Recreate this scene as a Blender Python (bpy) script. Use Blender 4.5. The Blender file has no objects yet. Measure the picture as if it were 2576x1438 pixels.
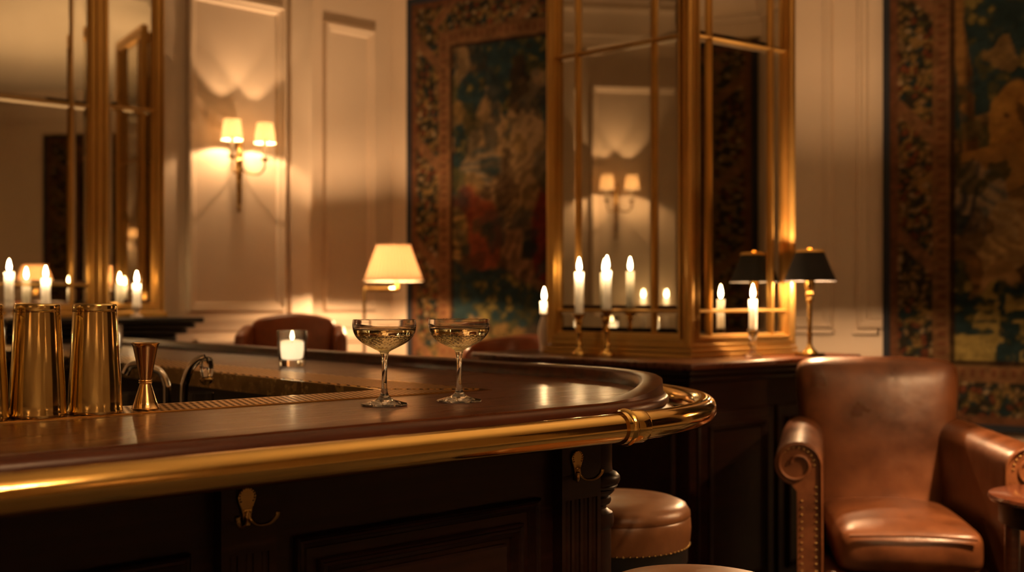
import bpy, bmesh, math, random
import numpy as np
from mathutils import Vector, Matrix
random.seed(7)
PI = math.pi
SC = bpy.context.scene
COL = SC.collection
# ------------------------------------------------------------------ camera model
F_PX, CX, HY, CAMZ = 2793.0, 1288.0, 760.0, 1.258
cam = bpy.data.cameras.new('camera')
camo = bpy.data.objects.new('camera', cam); COL.objects.link(camo)
camo.location = (0, 0, CAMZ); camo.rotation_euler = (PI/2, 0, 0)
cam.sensor_fit = 'HORIZONTAL'; cam.sensor_width = 36.0
cam.lens = F_PX/2576*36
cam.shift_y = (HY-719)/2576
cam.clip_start = .02; cam.clip_end = 60
cam.dof.use_dof = True; cam.dof.focus_distance = 2.02; cam.dof.aperture_fstop = 2.9
cam.dof.aperture_blades = 0
SC.camera = camo

def pt(px, py, d):
    """the point at depth d seen at (px, py) in the photograph"""
    return Vector(((px-CX)/F_PX*d, d, CAMZ-(py-HY)/F_PX*d))
def hit(px, th, y):
    """(x, depth) where the sight line through px meets the vertical plane y=const of a frame turned by th"""
    k = (px-CX)/F_PX
    d = y/(-math.sin(th)*k+math.cos(th))
    return (math.cos(th)*k+math.sin(th))*d, d
def zat(py, d): return CAMZ-(py-HY)/F_PX*d
def tof(th, X, Y): return (math.cos(th)*X+math.sin(th)*Y, -math.sin(th)*X+math.cos(th)*Y)
def tow(th, x, y): return (math.cos(th)*x-math.sin(th)*y, math.sin(th)*x+math.cos(th)*y)

TA = math.radians(41.45)      # bar, chimney wall, sideboard
TB = math.radians(-30.26)     # tapestry wall

# ------------------------------------------------------------------ materials
def mat(name, base=(.5,.5,.5), rough=.5, metal=0., spec=.5, coat=0., coat_rough=.1, trans=0., ior=1.45, alpha=1., emit=None, es=0., sheen=0., sss=0.):
    m = bpy.data.materials.new(name); m.use_nodes = True
    p = m.node_tree.nodes['Principled BSDF']
    p.inputs['Base Color'].default_value = (*base, 1)
    p.inputs['Roughness'].default_value = rough
    p.inputs['Metallic'].default_value = metal
    p.inputs['Specular IOR Level'].default_value = spec
    p.inputs['Coat Weight'].default_value = coat
    p.inputs['Coat Roughness'].default_value = coat_rough
    p.inputs['Transmission Weight'].default_value = trans
    p.inputs['IOR'].default_value = ior
    p.inputs['Sheen Weight'].default_value = sheen
    if sss:
        p.inputs['Subsurface Weight'].default_value = sss
        p.inputs['Subsurface Radius'].default_value = (1.,.85,.65); p.inputs['Subsurface Scale'].default_value = .014
    if emit:
        p.inputs['Emission Color'].default_value = (*emit, 1); p.inputs['Emission Strength'].default_value = es
    return m
def nd(m, t, **kw):
    n = m.node_tree.nodes.new(t)
    for k, v in kw.items():
        if k in n.inputs: n.inputs[k].default_value = v
        else: setattr(n, k, v)
    return n
def lk(m, a, ao, b, bi): m.node_tree.links.new(a.outputs[ao], b.inputs[bi])
def noise_colour(m, stops, scale=5., stretch=(1,1,1), detail=6., rough=.6, dist=0., bump=0., bump_scale=None, rvar=None, coord='Object', bdist=.002):
    p = m.node_tree.nodes['Principled BSDF']
    tc = nd(m, 'ShaderNodeTexCoord'); mp = nd(m, 'ShaderNodeMapping'); mp.inputs['Scale'].default_value = stretch
    lk(m, tc, coord, mp, 'Vector')
    nz = nd(m, 'ShaderNodeTexNoise', Scale=scale, Detail=detail, Roughness=rough, Distortion=dist); lk(m, mp, 0, nz, 'Vector')
    cr = nd(m, 'ShaderNodeValToRGB'); lk(m, nz, 'Fac', cr, 'Fac')
    el = cr.color_ramp.elements
    while len(el) < len(stops): el.new(.5)
    for e, (ps, c) in zip(el, stops): e.position = ps; e.color = (*c, 1)
    lk(m, cr, 'Color', p, 'Base Color')
    if rvar:
        mr = nd(m, 'ShaderNodeMapRange'); mr.inputs['To Min'].default_value = rvar[0]; mr.inputs['To Max'].default_value = rvar[1]
        mr.inputs['From Min'].default_value = .3; mr.inputs['From Max'].default_value = .7
        lk(m, nz, 'Fac', mr, 'Value'); lk(m, mr, 'Result', p, 'Roughness')
    if bump:
        n2 = nd(m, 'ShaderNodeTexNoise', Scale=bump_scale or scale, Detail=4.); lk(m, mp, 0, n2, 'Vector')
        b = nd(m, 'ShaderNodeBump', Strength=bump, Distance=bdist); lk(m, n2, 'Fac', b, 'Height'); lk(m, b, 'Normal', p, 'Normal')
    return m

M = {}
M['paint'] = noise_colour(mat('cream_paint', rough=.45, spec=.35), [(.3,(.62,.51,.395)), (.7,(.68,.57,.445))], scale=1.3, bump=.06, bump_scale=60)
M['ceiling'] = mat('ceiling_paint', (.70,.64,.53), .7)
M['wood'] = noise_colour(mat('mahogany', rough=.36, spec=.32), [(.3,(.0075,.0026,.0016)), (.55,(.0135,.0042,.0024)), (.75,(.021,.0064,.0034))], scale=3., stretch=(1.2,14,14), dist=.6, bump=.05, bump_scale=12)
M['wood_top'] = noise_colour(mat('polished_mahogany', rough=.3, spec=.5, coat=.28, coat_rough=.17), [(.28,(.040,.0095,.0034)), (.5,(.075,.019,.006)), (.72,(.115,.034,.0105))], scale=2.4, stretch=(1.,26,8), dist=.8, bump=.14, bump_scale=14, rvar=(.24,.36))
M['wood_edge'] = noise_colour(mat('polished_mahogany_moulding', rough=.3, spec=.26), [(.3,(.028,.0075,.0032)), (.7,(.066,.0175,.0068))], scale=2.4, stretch=(1.,20,20), dist=.5)
M['wood_red'] = noise_colour(mat('red_mahogany', rough=.25, coat=.4), [(.3,(.04,.011,.005)), (.7,(.085,.024,.009))], scale=3, stretch=(1,12,12), dist=.6)
M['brass'] = noise_colour(mat('polished_brass', metal=1., rough=.16), [(.3,(.62,.41,.125)), (.7,(.74,.51,.18))], scale=2.2, rvar=(.06,.14), bump=.03, bump_scale=22, bdist=.004)
M['brass_dull'] = noise_colour(mat('aged_brass', metal=1., rough=.3), [(.3,(.30,.195,.07)), (.7,(.46,.31,.115))], scale=40, rvar=(.18,.32))
M['gilt'] = noise_colour(mat('gilt_frame', metal=.9, rough=.30), [(.3,(.50,.30,.09)), (.7,(.58,.355,.11))], scale=3, detail=2., rvar=(.28,.34))
M['mirror'] = noise_colour(mat('mirror_glass', metal=1., rough=.02), [(.3,(.60,.56,.46)), (.7,(.66,.62,.52))], scale=3)
M['shaker'] = noise_colour(mat('gold_steel', metal=1., rough=.14), [(.3,(.64,.50,.21)), (.7,(.86,.69,.33))], scale=30, stretch=(1,1,.03), rvar=(.06,.15), bump=.03, bump_scale=60)
M['copper'] = noise_colour(mat('rose_gold_steel', metal=1., rough=.13), [(.3,(.58,.38,.18)), (.7,(.70,.47,.23))], scale=40, stretch=(1,1,.03), rvar=(.09,.18))
M['chrome'] = mat('chrome', (.72,.70,.66), .1, 1.)
M['steel'] = noise_colour(mat('brushed_steel', metal=1., rough=.35), [(.3,(.2,.2,.19)), (.7,(.3,.3,.28))], scale=20)
M['glass'] = mat('clear_glass', (1,1,1), .025, trans=1., ior=1.5)
M['glass_cut'] = mat('cut_crystal', (1,1,1), .09, trans=1., ior=1.52)
M['glass_thin'] = mat('tumbler_glass', (.97,.98,.97), .02, trans=1., ior=1.45)
M['wine'] = mat('sparkling_wine', (.99,.89,.56), 0., trans=1., ior=1.34)
M['wax'] = mat('sleeve_ivory', (.86,.78,.64), .5)
M['wax_candle'] = None
M['wax_votive'] = None
M['wick'] = mat('burnt_wick', (.02,.015,.01), .9)
M['flame'] = mat('candle_flame', (0,0,0), 1., emit=(1,.62,.27), es=42.)
M['ceramic'] = mat('white_porcelain', (.90,.80,.72), .3)
M['black'] = mat('black_lacquer', (.006,.006,.007), .45)
M['black_cloth'] = mat('black_silk', (.006,.006,.008), .8)
M['gold_lining'] = mat('gold_paper_lining', (.75,.46,.14), .45, metal=.4)
M['dark'] = mat('dark_interior', (.012,.01,.008), .6)
M['carpet'] = noise_colour(mat('carpet_pile', rough=.95, sheen=.2), [(.42,(.030,.026,.026)), (.5,(.08,.055,.035)), (.58,(.022,.026,.032))], scale=4.5, detail=3)
def leather(nm, a, b, c):
    m = noise_colour(mat(nm, rough=.36, spec=.5), [(.28,a), (.5,b), (.75,c)], scale=7, detail=8, bump=.35, bump_scale=16, rvar=(.26,.44), bdist=.006)
    return m
M['leather'] = leather('tan_leather', (.046,.0145,.0052), (.092,.0305,.0100), (.145,.051,.0165))
M['leather_red'] = leather('chestnut_leather', (.15,.036,.011), (.24,.062,.018), (.29,.08,.024))
M['leather_stool'] = leather('stool_leather', (.14,.058,.022), (.22,.094,.036), (.28,.125,.05))
def shade_mat(nm, col, tcol, mixf=.62):
    m = bpy.data.materials.new(nm); m.use_nodes = True
    nt = m.node_tree; nt.nodes.clear()
    o = nd(m, 'ShaderNodeOutputMaterial'); mx = nd(m, 'ShaderNodeMixShader'); mx.inputs[0].default_value = mixf
    d = nd(m, 'ShaderNodeBsdfDiffuse', Color=(*col,1)); t = nd(m, 'ShaderNodeBsdfTranslucent', Color=(*tcol,1))
    nz = nd(m, 'ShaderNodeTexNoise', Scale=180.); b = nd(m, 'ShaderNodeBump', Strength=.1)
    lk(m, nz, 'Fac', b, 'Height'); lk(m, b, 'Normal', d, 'Normal')
    lk(m, d, 0, mx, 1); lk(m, t, 0, mx, 2); lk(m, mx, 0, o, 0)
    return m
M['wax_candle'] = shade_mat('candle_wax', (.93,.90,.84), (.9,.84,.72), .35)
M['wax_votive'] = shade_mat('votive_wax', (.88,.84,.76), (.85,.78,.66), .55)
M['shade'] = shade_mat('ivory_shade', (.78,.72,.60), (.80,.70,.56))
M['shade_pleat'] = shade_mat('pleated_silk', (.78,.68,.50), (.335,.262,.195), .6)
# perforated brass drip strip: dark slots in a diamond lattice
def perf_mat():
    m = mat('perforated_brass', (.62,.38,.13), .3, 1.)
    p = m.node_tree.nodes['Principled BSDF']
    tc = nd(m, 'ShaderNodeTexCoord'); mp = nd(m, 'ShaderNodeMapping')
    mp.inputs['Location'].default_value = (.003,.002,0)
    lk(m, tc, 'Object', mp, 'Vector')
    br = nd(m, 'ShaderNodeTexBrick'); br.offset = .5
    br.inputs['Color1'].default_value = (0,0,0,1); br.inputs['Color2'].default_value = (0,0,0,1); br.inputs['Mortar'].default_value = (1,1,1,1)
    br.inputs['Scale'].default_value = 1.; br.inputs['Mortar Size'].default_value = .0034; br.inputs['Mortar Smooth'].default_value = .1
    br.inputs['Brick Width'].default_value = .0135; br.inputs['Row Height'].default_value = .0205
    lk(m, mp, 0, br, 'Vector')
    mx = nd(m, 'ShaderNodeMix'); mx.data_type = 'RGBA'
    mx.inputs[6].default_value = (.035,.022,.01,1); mx.inputs[7].default_value = (.62,.38,.13,1)
    lk(m, br, 'Color', mx, 0)
    m.node_tree.links.new(mx.outputs[2], p.inputs['Base Color'])
    lk(m, br, 'Color', p, 'Metallic'); lk(m, br, 'Color', p, 'Specular IOR Level')
    b = nd(m, 'ShaderNodeBump', Strength=.5, Distance=.001); lk(m, br, 'Color', b, 'Height'); lk(m, b, 'Normal', p, 'Normal')
    return m
M['perf'] = perf_mat()
def tap_mat():
    m = mat('woven_wool', rough=.95, spec=.1)
    p = m.node_tree.nodes['Principled BSDF']
    a = nd(m, 'ShaderNodeAttribute', attribute_name='weave'); lk(m, a, 'Color', p, 'Base Color')
    tc = nd(m, 'ShaderNodeTexCoord'); mp = nd(m, 'ShaderNodeMapping'); mp.inputs['Scale'].default_value = (120,120,320)
    lk(m, tc, 'Object', mp, 'Vector'); nz = nd(m, 'ShaderNodeTexNoise', Scale=1.); lk(m, mp, 0, nz, 'Vector')
    b = nd(m, 'ShaderNodeBump', Strength=.3, Distance=.003); lk(m, nz, 'Fac', b, 'Height'); lk(m, b, 'Normal', p, 'Normal')
    return m
M['weave'] = tap_mat()
M['edging'] = mat('dark_blue_wool_edging', (.012,.016,.024), .95)

# ------------------------------------------------------------------ mesh builder
def frame_mat(th, o): return Matrix.Translation(Vector(o)) @ Matrix.Rotation(th, 4, 'Z')
class MB:
    def __init__(s, th=0., o=(0,0,0), parent=None):
        s.v = []; s.f = []; s.M = frame_mat(th, o); s.parent = parent
        if parent is not None and parent.get('_fr'):
            s.M = frame_mat(parent['_th'], parent['_o'])
    def add(s, v, f):
        n = len(s.v); s.v += [Vector(p) for p in v]; s.f += [tuple(i+n for i in q) for q in f]; return s
    def box(s, x0, y0, z0, x1, y1, z1):
        x0, x1 = sorted((x0,x1)); y0, y1 = sorted((y0,y1)); z0, z1 = sorted((z0,z1))
        return s.add([(x0,y0,z0),(x1,y0,z0),(x1,y1,z0),(x0,y1,z0),(x0,y0,z1),(x1,y0,z1),(x1,y1,z1),(x0,y1,z1)],
                     [(0,3,2,1),(4,5,6,7),(0,1,5,4),(1,2,6,5),(2,3,7,6),(3,0,4,7)])
    def prism(s, poly, z0, z1):
        n = len(poly)
        return s.add([(x,y,z0) for x,y in poly]+[(x,y,z1) for x,y in poly],
                     [tuple(range(n-1,-1,-1)), tuple(range(n,2*n))]+[(i,(i+1)%n,n+(i+1)%n,n+i) for i in range(n)])
    def lathe(s, prof, seg=32, c=(0,0,0), rf=None, closed=False, a0=0., a1=2*PI):
        full = abs(a1-a0-2*PI) < 1e-6
        ns = seg if full else seg+1
        V = []; Fc = []
        for j, (r, z) in enumerate(prof):
            for i in range(ns):
                a = a0+(a1-a0)*i/seg
                rr = r*(rf(a, z, j) if rf else 1)
                V.append((c[0]+rr*math.cos(a), c[1]+rr*math.sin(a), c[2]+z))
        m = len(prof)
        for j in range(m if closed else m-1):
            jn = (j+1) % m
            for i in range(seg):
                i2 = (i+1) % ns
                Fc.append((j*ns+i, j*ns+i2, jn*ns+i2, jn*ns+i))
        if not closed and full:
            if prof[0][0] > 1e-5: Fc.append(tuple(range(ns-1,-1,-1)))
            if prof[-1][0] > 1e-5: Fc.append(tuple((m-1)*ns+i for i in range(ns)))
        return s.add(V, Fc)
    def tube(s, pts, r, seg=12, caps=True, closed=False, flat=1.):
        pts = [Vector(p) for p in pts]; n = len(pts); V = []; Fc = []
        R = r if hasattr(r, '__len__') else [r]*n
        up = None
        for i, p in enumerate(pts):
            a = pts[(i-1) % n] if (closed or i > 0) else p; b = pts[(i+1) % n] if (closed or i < n-1) else p
            t = (b-a).normalized()
            if up is None:
                up = Vector((0,0,1)) if abs(t.z) < .9 else Vector((1,0,0))
            x = t.cross(up).normalized(); up = x.cross(t).normalized()
            for k in range(seg):
                q = 2*PI*k/seg
                V.append(p+x*math.cos(q)*R[i]+up*math.sin(q)*R[i]*flat)
        for i in range(n if closed else n-1):
            j = (i+1) % n
            for k in range(seg): Fc.append((i*seg+k, i*seg+(k+1)%seg, j*seg+(k+1)%seg, j*seg+k))
        if caps and not closed: Fc += [tuple(range(seg-1,-1,-1)), tuple((n-1)*seg+k for k in range(seg))]
        return s.add(V, Fc)
    def sweep(s, path, prof, closed=False):
        """path: list of (x, y, nx, ny, k); prof(k)-> list of (outward, z) closed outline"""
        V = []; Fc = []; m = None
        for (x, y, nx, ny, k) in path:
            pr = prof(k); m = len(pr)
            for a, z in pr: V.append((x+nx*a, y+ny*a, z))
        n = len(path)
        for i in range(n if closed else n-1):
            j = (i+1) % n
            for q in range(m): Fc.append((i*m+q, j*m+q, j*m+(q+1)%m, i*m+(q+1)%m))
        if not closed: Fc += [tuple(range(m)), tuple((n-1)*m+q for q in range(m-1,-1,-1))]
        return s.add(V, Fc)
    def frame(s, x0, x1, z0, z1, prof, y):
        """mitred rectangular moulding in a plane y=const; prof: (inset, height out towards -y)"""
        V = []; m = len(prof)
        for (a, b) in prof:
            V += [(x0+a,y-b,z0+a),(x1-a,y-b,z0+a),(x1-a,y-b,z1-a),(x0+a,y-b,z1-a)]
        Fc = []
        for q in range(m):
            q2 = (q+1) % m
            for c in range(4): Fc.append((q*4+c, q*4+(c+1)%4, q2*4+(c+1)%4, q2*4+c))
        return s.add(V, Fc)
    def rbox(s, x0, y0, z0, x1, y1, z1, r=.03, n=4, puff=(0,0,0)):
        """rounded box with optional bulging faces"""
        c = Vector(((x0+x1)/2,(y0+y1)/2,(z0+z1)/2)); h = Vector(((x1-x0)/2,(y1-y0)/2,(z1-z0)/2))
        N = 12
        idx = {}; V = []; Fc = []
        def vert(i, j, k):
            key = (i,j,k)
            if key in idx: return idx[key]
            u = Vector((2*i/N-1, 2*j/N-1, 2*k/N-1))
            def cs(a): return math.copysign(1-(1-abs(a))**1.6, a)
            u = Vector((cs(u.x), cs(u.y), cs(u.z)))
            p = Vector((u.x*h.x, u.y*h.y, u.z*h.z))
            inn = Vector((max(-h.x+r, min(h.x-r, p.x)), max(-h.y+r, min(h.y-r, p.y)), max(-h.z+r, min(h.z-r, p.z))))
            dlt = p-inn
            if dlt.length > 1e-9: p = inn+dlt.normalized()*r
            ux, uy, uz = p.x/h.x, p.y/h.y, p.z/h.z
            p.x += ux*puff[0]*max(0,1-uy*uy)*max(0,1-uz*uz); p.y += uy*puff[1]*max(0,1-ux*ux)*max(0,1-uz*uz); p.z += uz*puff[2]*max(0,1-ux*ux)*max(0,1-uy*uy)
            idx[key] = len(V); V.append(c+p); return idx[key]
        for a in range(N):
            for b in range(N):
                for e in (0, N):
                    q = [vert(e,a,b),vert(e,a+1,b),vert(e,a+1,b+1),vert(e,a,b+1)]; Fc.append(q if e else q[::-1])
                    q = [vert(a,e,b),vert(a,e,b+1),vert(a+1,e,b+1),vert(a+1,e,b)]; Fc.append(q if e else q[::-1])
                    q = [vert(a,b,e),vert(a+1,b,e),vert(a+1,b+1,e),vert(a,b+1,e)]; Fc.append(q if e else q[::-1])
        return s.add(V, Fc)
    def warp(s, fn): s.v = [Vector(fn(p)) for p in s.v]; return s
    def build(s, name, m, parent=None, smooth=35, bevel=0., sub=0, recalc=True, origin=None):
        parent = parent or s.parent
        W = [s.M @ p for p in s.v]
        if parent is not None:
            inv = frame_mat(parent['_th'], parent['_o']).inverted() if parent.get('_fr') else frame_mat(0,(0,0,0))
            W = [inv @ p for p in W]
        elif origin is not None:
            W = [p-Vector(origin) for p in W]
        me = bpy.data.meshes.new(name); me.from_pydata([tuple(p) for p in W], [], s.f)
        if recalc:
            bm = bmesh.new(); bm.from_mesh(me); bmesh.ops.recalc_face_normals(bm, faces=bm.faces); bm.to_mesh(me); bm.free()
        me.materials.append(m if not isinstance(m, str) else M[m])
        if smooth:
            me.polygons.foreach_set('use_smooth', [True]*len(me.polygons)); me.set_sharp_from_angle(angle=math.radians(smooth))
        o = bpy.data.objects.new(name, me); COL.objects.link(o)
        if parent is not None:
            o.parent = parent
            if parent.get('_fr'): o['_fr'] = 1; o['_th'] = parent['_th']; o['_o'] = parent['_o']
        elif origin is not None: o.location = origin
        if bevel:
            b = o.modifiers.new('bevel', 'BEVEL'); b.width = bevel; b.segments = 2; b.limit_method = 'ANGLE'
        if sub:
            b = o.modifiers.new('sub', 'SUBSURF'); b.levels = sub; b.render_levels = sub
        return o
def thing(name, label, cat, loc=(0,0,0), th=0., group=None):
    o = bpy.data.objects.new(name, None); COL.objects.link(o); o.empty_display_size = .1
    o.location = loc; o.rotation_euler = (0,0,th); o['label'] = label; o['category'] = cat
    if group: o['group'] = group
    o['kind'] = 'thing'
    o['_fr'] = 1; o['_th'] = float(th); o['_o'] = [float(a) for a in loc]
    return o
def tag(o, label, cat, group=None):
    o['label'] = label; o['category'] = cat; o['kind'] = 'thing'
    if group: o['group'] = group
    return o
def struct(o, label, cat):
    o['kind'] = 'structure'; o['label'] = label; o['category'] = cat; return o
def dup(root, loc, th, label, group=None):
    def cp(o, par):
        c = o.copy(); COL.objects.link(c); c.parent = par
        for ch in list(o.children): cp(ch, c)
        return c
    kids = list(root.children)
    r = root.copy(); COL.objects.link(r); r.location = loc; r.rotation_euler = (0,0,th); r['label'] = label
    r['_th'] = float(th); r['_o'] = [float(a) for a in loc]
    if group: r['group'] = group
    for ch in kids: cp(ch, r)
    return r
WARM = (1., .585, .285)
def lamp(name, parent, loc, power, rad=.015, col=WARM):
    l = bpy.data.lights.new(name, 'POINT'); l.energy = power; l.shadow_soft_size = rad; l.color = col
    o = bpy.data.objects.new(name, l); COL.objects.link(o); o.parent = parent; o.location = loc
    return o
def spline(pts, n=8):
    P = [Vector(p) for p in pts]; out = []
    P = [2*P[0]-P[1]]+P+[2*P[-1]-P[-2]]
    for i in range(1, len(P)-2):
        for k in range(n):
            t = k/n; a, b, c, d = P[i-1], P[i], P[i+1], P[i+2]
            out.append(.5*((2*b)+(c-a)*t+(2*a-5*b+4*c-d)*t*t+(3*b-a-3*c+d)*t**3))
    out.append(P[-2]); return out

# ------------------------------------------------------------------ room
CEIL = 3.6
YA, YA2, YB = 5.58, 5.80, 5.71
XF, XD, YE = -3.6, 4.5, -2.0
sj, _ = hit(785, TA, YA)
def a_at_x(X, y):          # s on a wall of the TA frame where world x = X
    return (X+math.sin(TA)*y)/math.cos(TA)
sF = a_at_x(XF, YA)
# corner of the recess and the tapestry wall
ua = np.array([math.cos(TA), math.sin(TA)]); oa = np.array(tow(TA, 0, YA2))
ub = np.array([math.cos(TB), math.sin(TB)]); ob = np.array(tow(TB, 0, YB))
kk = np.linalg.solve(np.array([[ua[0], -ub[0]],[ua[1], -ub[1]]]), ob-oa)
sC, xC = kk
xBend = (XD+math.sin(TB)*YB)/math.cos(TB)
P_F = tow(TA, sF, YA); P_J = tow(TA, sj, YA); P_J2 = tow(TA, sj, YA2); P_C = tow(TA, sC, YA2); P_B = tow(TB, xBend, YB)
ROOM = [(XF, YE), (XD, YE), P_B, P_C, P_J2, P_J, P_F]      # counter-clockwise
struct(MB().prism(ROOM, -.1, 0).build('floor', 'carpet', smooth=0), 'dark patterned carpet covering the floor', 'floor')
struct(MB().prism(ROOM, CEIL, CEIL+.1).build('ceiling', 'ceiling', smooth=0), 'pale painted ceiling reflected in the tall mirrors', 'ceiling')
W_ = .1
def wallbox(name, th, x0, x1, y, label):
    return struct(MB(th).box(x0, y, 0, x1, y+W_, CEIL).build(name, 'paint', smooth=0), label, 'wall')
wallbox('wall_chimney', TA, sF-.02, sj, YA, 'cream panelled chimney wall carrying the double sconce')
struct(MB(TA).box(sj-.1, YA+W_, 0, sj, YA2+W_, CEIL).build('wall_return', 'paint', smooth=0), 'cream return of the chimney breast', 'wall')
wallbox('wall_recess', TA, sj, sC+.05, YA2, 'cream panelled recess wall behind the pleated lamp')
wallbox('wall_tapestry', TB, xC, xBend, YB, 'cream panelled wall on which both tapestries hang')
struct(MB().box(XD, YE-.1, 0, XD+W_, P_B[1]+.1, CEIL).build('wall_right', 'paint', smooth=0), 'cream wall outside the frame on the right', 'wall')
struct(MB().box(XF-.1, YE-W_, 0, XD+.1, YE, CEIL).build('wall_back', 'paint', smooth=0), 'cream wall behind the viewer', 'wall')
struct(MB().box(XF-W_, YE-.1, 0, XF, P_F[1]+.05, CEIL).build('wall_left', 'paint', smooth=0), 'cream wall seen reflected in the mirrored case', 'wall')

TN = [0]
def trim(mb, m='paint', label='', cat='trim', **kw):
    TN[0] += 1
    return struct(mb.build('trim_%d' % TN[0], m, **kw), label, cat)
# cornice: mitred sweep round the room
def offset_poly(poly, a):
    n = len(poly); out = []
    for i in range(n):
        p0, p1, p2 = Vector(poly[i-1]), Vector(poly[i]), Vector(poly[(i+1) % n])
        d1 = (p1-p0).normalized(); d2 = (p2-p1).normalized()
        n1 = Vector((-d1.y, d1.x)); n2 = Vector((-d2.y, d2.x))
        b = (n1+n2); b = b/max(.2, b.dot(n1)) if b.length > 1e-6 else n1
        out.append(p1+b*a)
    return out
def cornice(prof):
    mb = MB(); n = len(ROOM); rings = [offset_poly(ROOM, a) for a, z in prof]; m = len(prof)
    V = [(r[i].x, r[i].y, prof[q][1]) for q, r in enumerate(rings) for i in range(n)]
    Fc = [(q*n+i, q*n+(i+1)%n, ((q+1)%m)*n+(i+1)%n, ((q+1)%m)*n+i) for q in range(m) for i in range(n)]
    return mb.add(V, Fc)
trim(cornice([(-.01,CEIL-.32),(.02,CEIL-.32),(.03,CEIL-.28),(.05,CEIL-.27),(.06,CEIL-.20),(.12,CEIL-.12),(.20,CEIL-.10),(.21,CEIL-.06),(.26,CEIL-.05),(.27,CEIL+.01),(-.01,CEIL+.01)]), label='moulded cornice round the top of the room', cat='cornice')
DADO = 1.155
trim(cornice([(-.01,DADO-.07),(.012,DADO-.07),(.016,DADO-.03),(.03,DADO-.015),(.034,DADO),(-.01,DADO)]), label='dado rail round the cream walls', cat='dado rail') if False else None
base_prof = [(-.01,0),(.022,0),(.022,.15),(.012,.17),(.008,.19),(-.01,.19)]
o = cornice(base_prof).build('baseboard_room', 'paint'); struct(o, 'cream baseboard round the room', 'baseboard')
# wall panel mouldings
MOULD = [(0,-.004),(0,.020),(.008,.032),(.020,.034),(.028,.020),(.042,.018),(.050,.008),(.056,-.004)]
def pan(th, y, x0, x1, z0, z1, label):
    trim(MB(th).frame(x0, x1, z0, z1, MOULD, y), label=label, cat='panel moulding')
def hx(px, th, y): return hit(px, th, y)[0]
PB, PT = 1.205, 2.93
pan(TA, YA, hx(468,TA,YA), hx(716,TA,YA), PB, PT, 'panel moulding framing the double sconce')
pan(TA, YA, sF+.12, hx(-420,TA,YA), PB, PT, 'panel moulding left of the overmantel mirror')
pan(TA, YA2, hx(812,TA,YA2), hx(942,TA,YA2), PB, PT+.03, 'narrow panel moulding above the pleated lamp')
pan(TA, YA, hx(490,TA,YA), hx(716,TA,YA), .30, 1.06, 'lower panel moulding below the sconce panel')
pan(TA, YA2, hx(812,TA,YA2), hx(942,TA,YA2), .30, 1.06, 'lower panel moulding behind the pleated lamp')
# dado rail pieces on the chimney wall, recess and tapestry wall
DP = [(0,.0),(.018,.0),(.022,.03),(.034,.045),(.036,.06),(0,.06)]
def rail(th, y, x0, x1, z, label):
    V = []; m = len(DP)
    for x in (x0, x1): V += [(x, y+.004-a, z+b) for a, b in DP]
    Fc = [(q, (q+1)%m, m+(q+1)%m, m+q) for q in range(m)]+[tuple(range(m)), tuple(range(2*m-1,m-1,-1))]
    trim(MB(th).add(V, Fc), label=label, cat='dado rail')
rail(TA, YA, sF+.02, sj, 1.105, 'dado rail on the chimney wall')
rail(TA, YA2, sj+.01, sC-.05, 1.105, 'dado rail in the recess')
rail(TB, YB, xC+.06, hx(1060,TB,YB), 1.105, 'dado rail beside the left tapestry')
# pilaster strip on the chimney edge
trim(MB(TA).box(hx(727,TA,YA), YA-.02, 0, hx(776,TA,YA), YA+.01, CEIL-.31), label='flat pilaster strip at the edge of the chimney wall', cat='pilaster', bevel=.006)
# stile with panel frames on the tapestry wall
xs1, xs2 = hx(2096,TB,YB), hx(2158,TB,YB)
pan(TB, YB, hx(1700,TB,YB), xs1, 1.125, 3.1, 'panel moulding behind the black lamp')
pan(TB, YB, xs2, hx(2860,TB,YB), 1.125, 3.1, 'panel moulding beside the right tapestry')
LED = [(-.012,.0),(-.012,.03),(.0,.036),(.0,.0)]
for a, b, l in ((hx(1690,TB,YB), xs1+.01, 'small ledge under the panel behind the black lamp'), (xs2-.02, hx(2212,TB,YB), 'small ledge under the panel beside the right tapestry')):
    trim(MB(TB).box(a, YB-.045, 1.098, b, YB+.004, 1.122), label=l, cat='ledge', bevel=.004)
# panels on the unseen walls, for the mirrors
R90 = PI/2
for i, (a, b) in enumerate(((-1.6,-.2),(.1,1.5),(1.9,2.75),(2.95,3.75))):
    trim(MB(R90).frame(a, b, 1.2, 2.95, MOULD, 3.6), label='panel moulding %s on the left wall' % ('nearest the back','second from the back','beside the sconce','around the sconce')[i], cat='panel moulding')
for i, a in enumerate((-3.2,-1.2,.8,2.8)):
    trim(MB(PI).frame(-a-1.5, -a, 1.2, 2.95, MOULD, 2.0), label='panel moulding %s on the back wall' % ('first','second','third','fourth')[i], cat='panel moulding')

# ------------------------------------------------------------------ bar
CT, CS, Rr = 1.935, 1.465, .595       # centre of the rounded corner in the bar frame, rail radius
TOP = 1.07
T_END, S_BEG = 5.1, -1.6
def bar_path(r, n=40, tend=T_END, sbeg=S_BEG):
    """outer line of the L at radius r from the corner centre: (x, y, nx, ny, k) with k 0..1 from front arm to far arm"""
    P = [(sbeg, CT-r, 0, -1, 0), (CS-.6, CT-r, 0, -1, 0.), (CS-.001, CT-r, 0, -1, 0.)]
    for i in range(n+1):
        a = -PI/2+PI/2*i/n
        P.append((CS+r*math.cos(a), CT+r*math.sin(a), math.cos(a), math.sin(a), i/n))
    P += [(CS+r, CT+.001, 1, 0, 1), (CS+r, tend, 1, 0, 1)]
    return P
bar = thing('bar_counter', 'dark mahogany L-shaped bar with fluted pilasters and a brass rail', 'bar', (0,0,0), TA)
top = thing('countertop', 'polished dark wooden bar top with rounded corner, inset with brass strips', 'bar top', (0,0,TOP-.04), TA)
R_FLAT = .500
IN_T, IN_S = 1.965, 1.366
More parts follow.
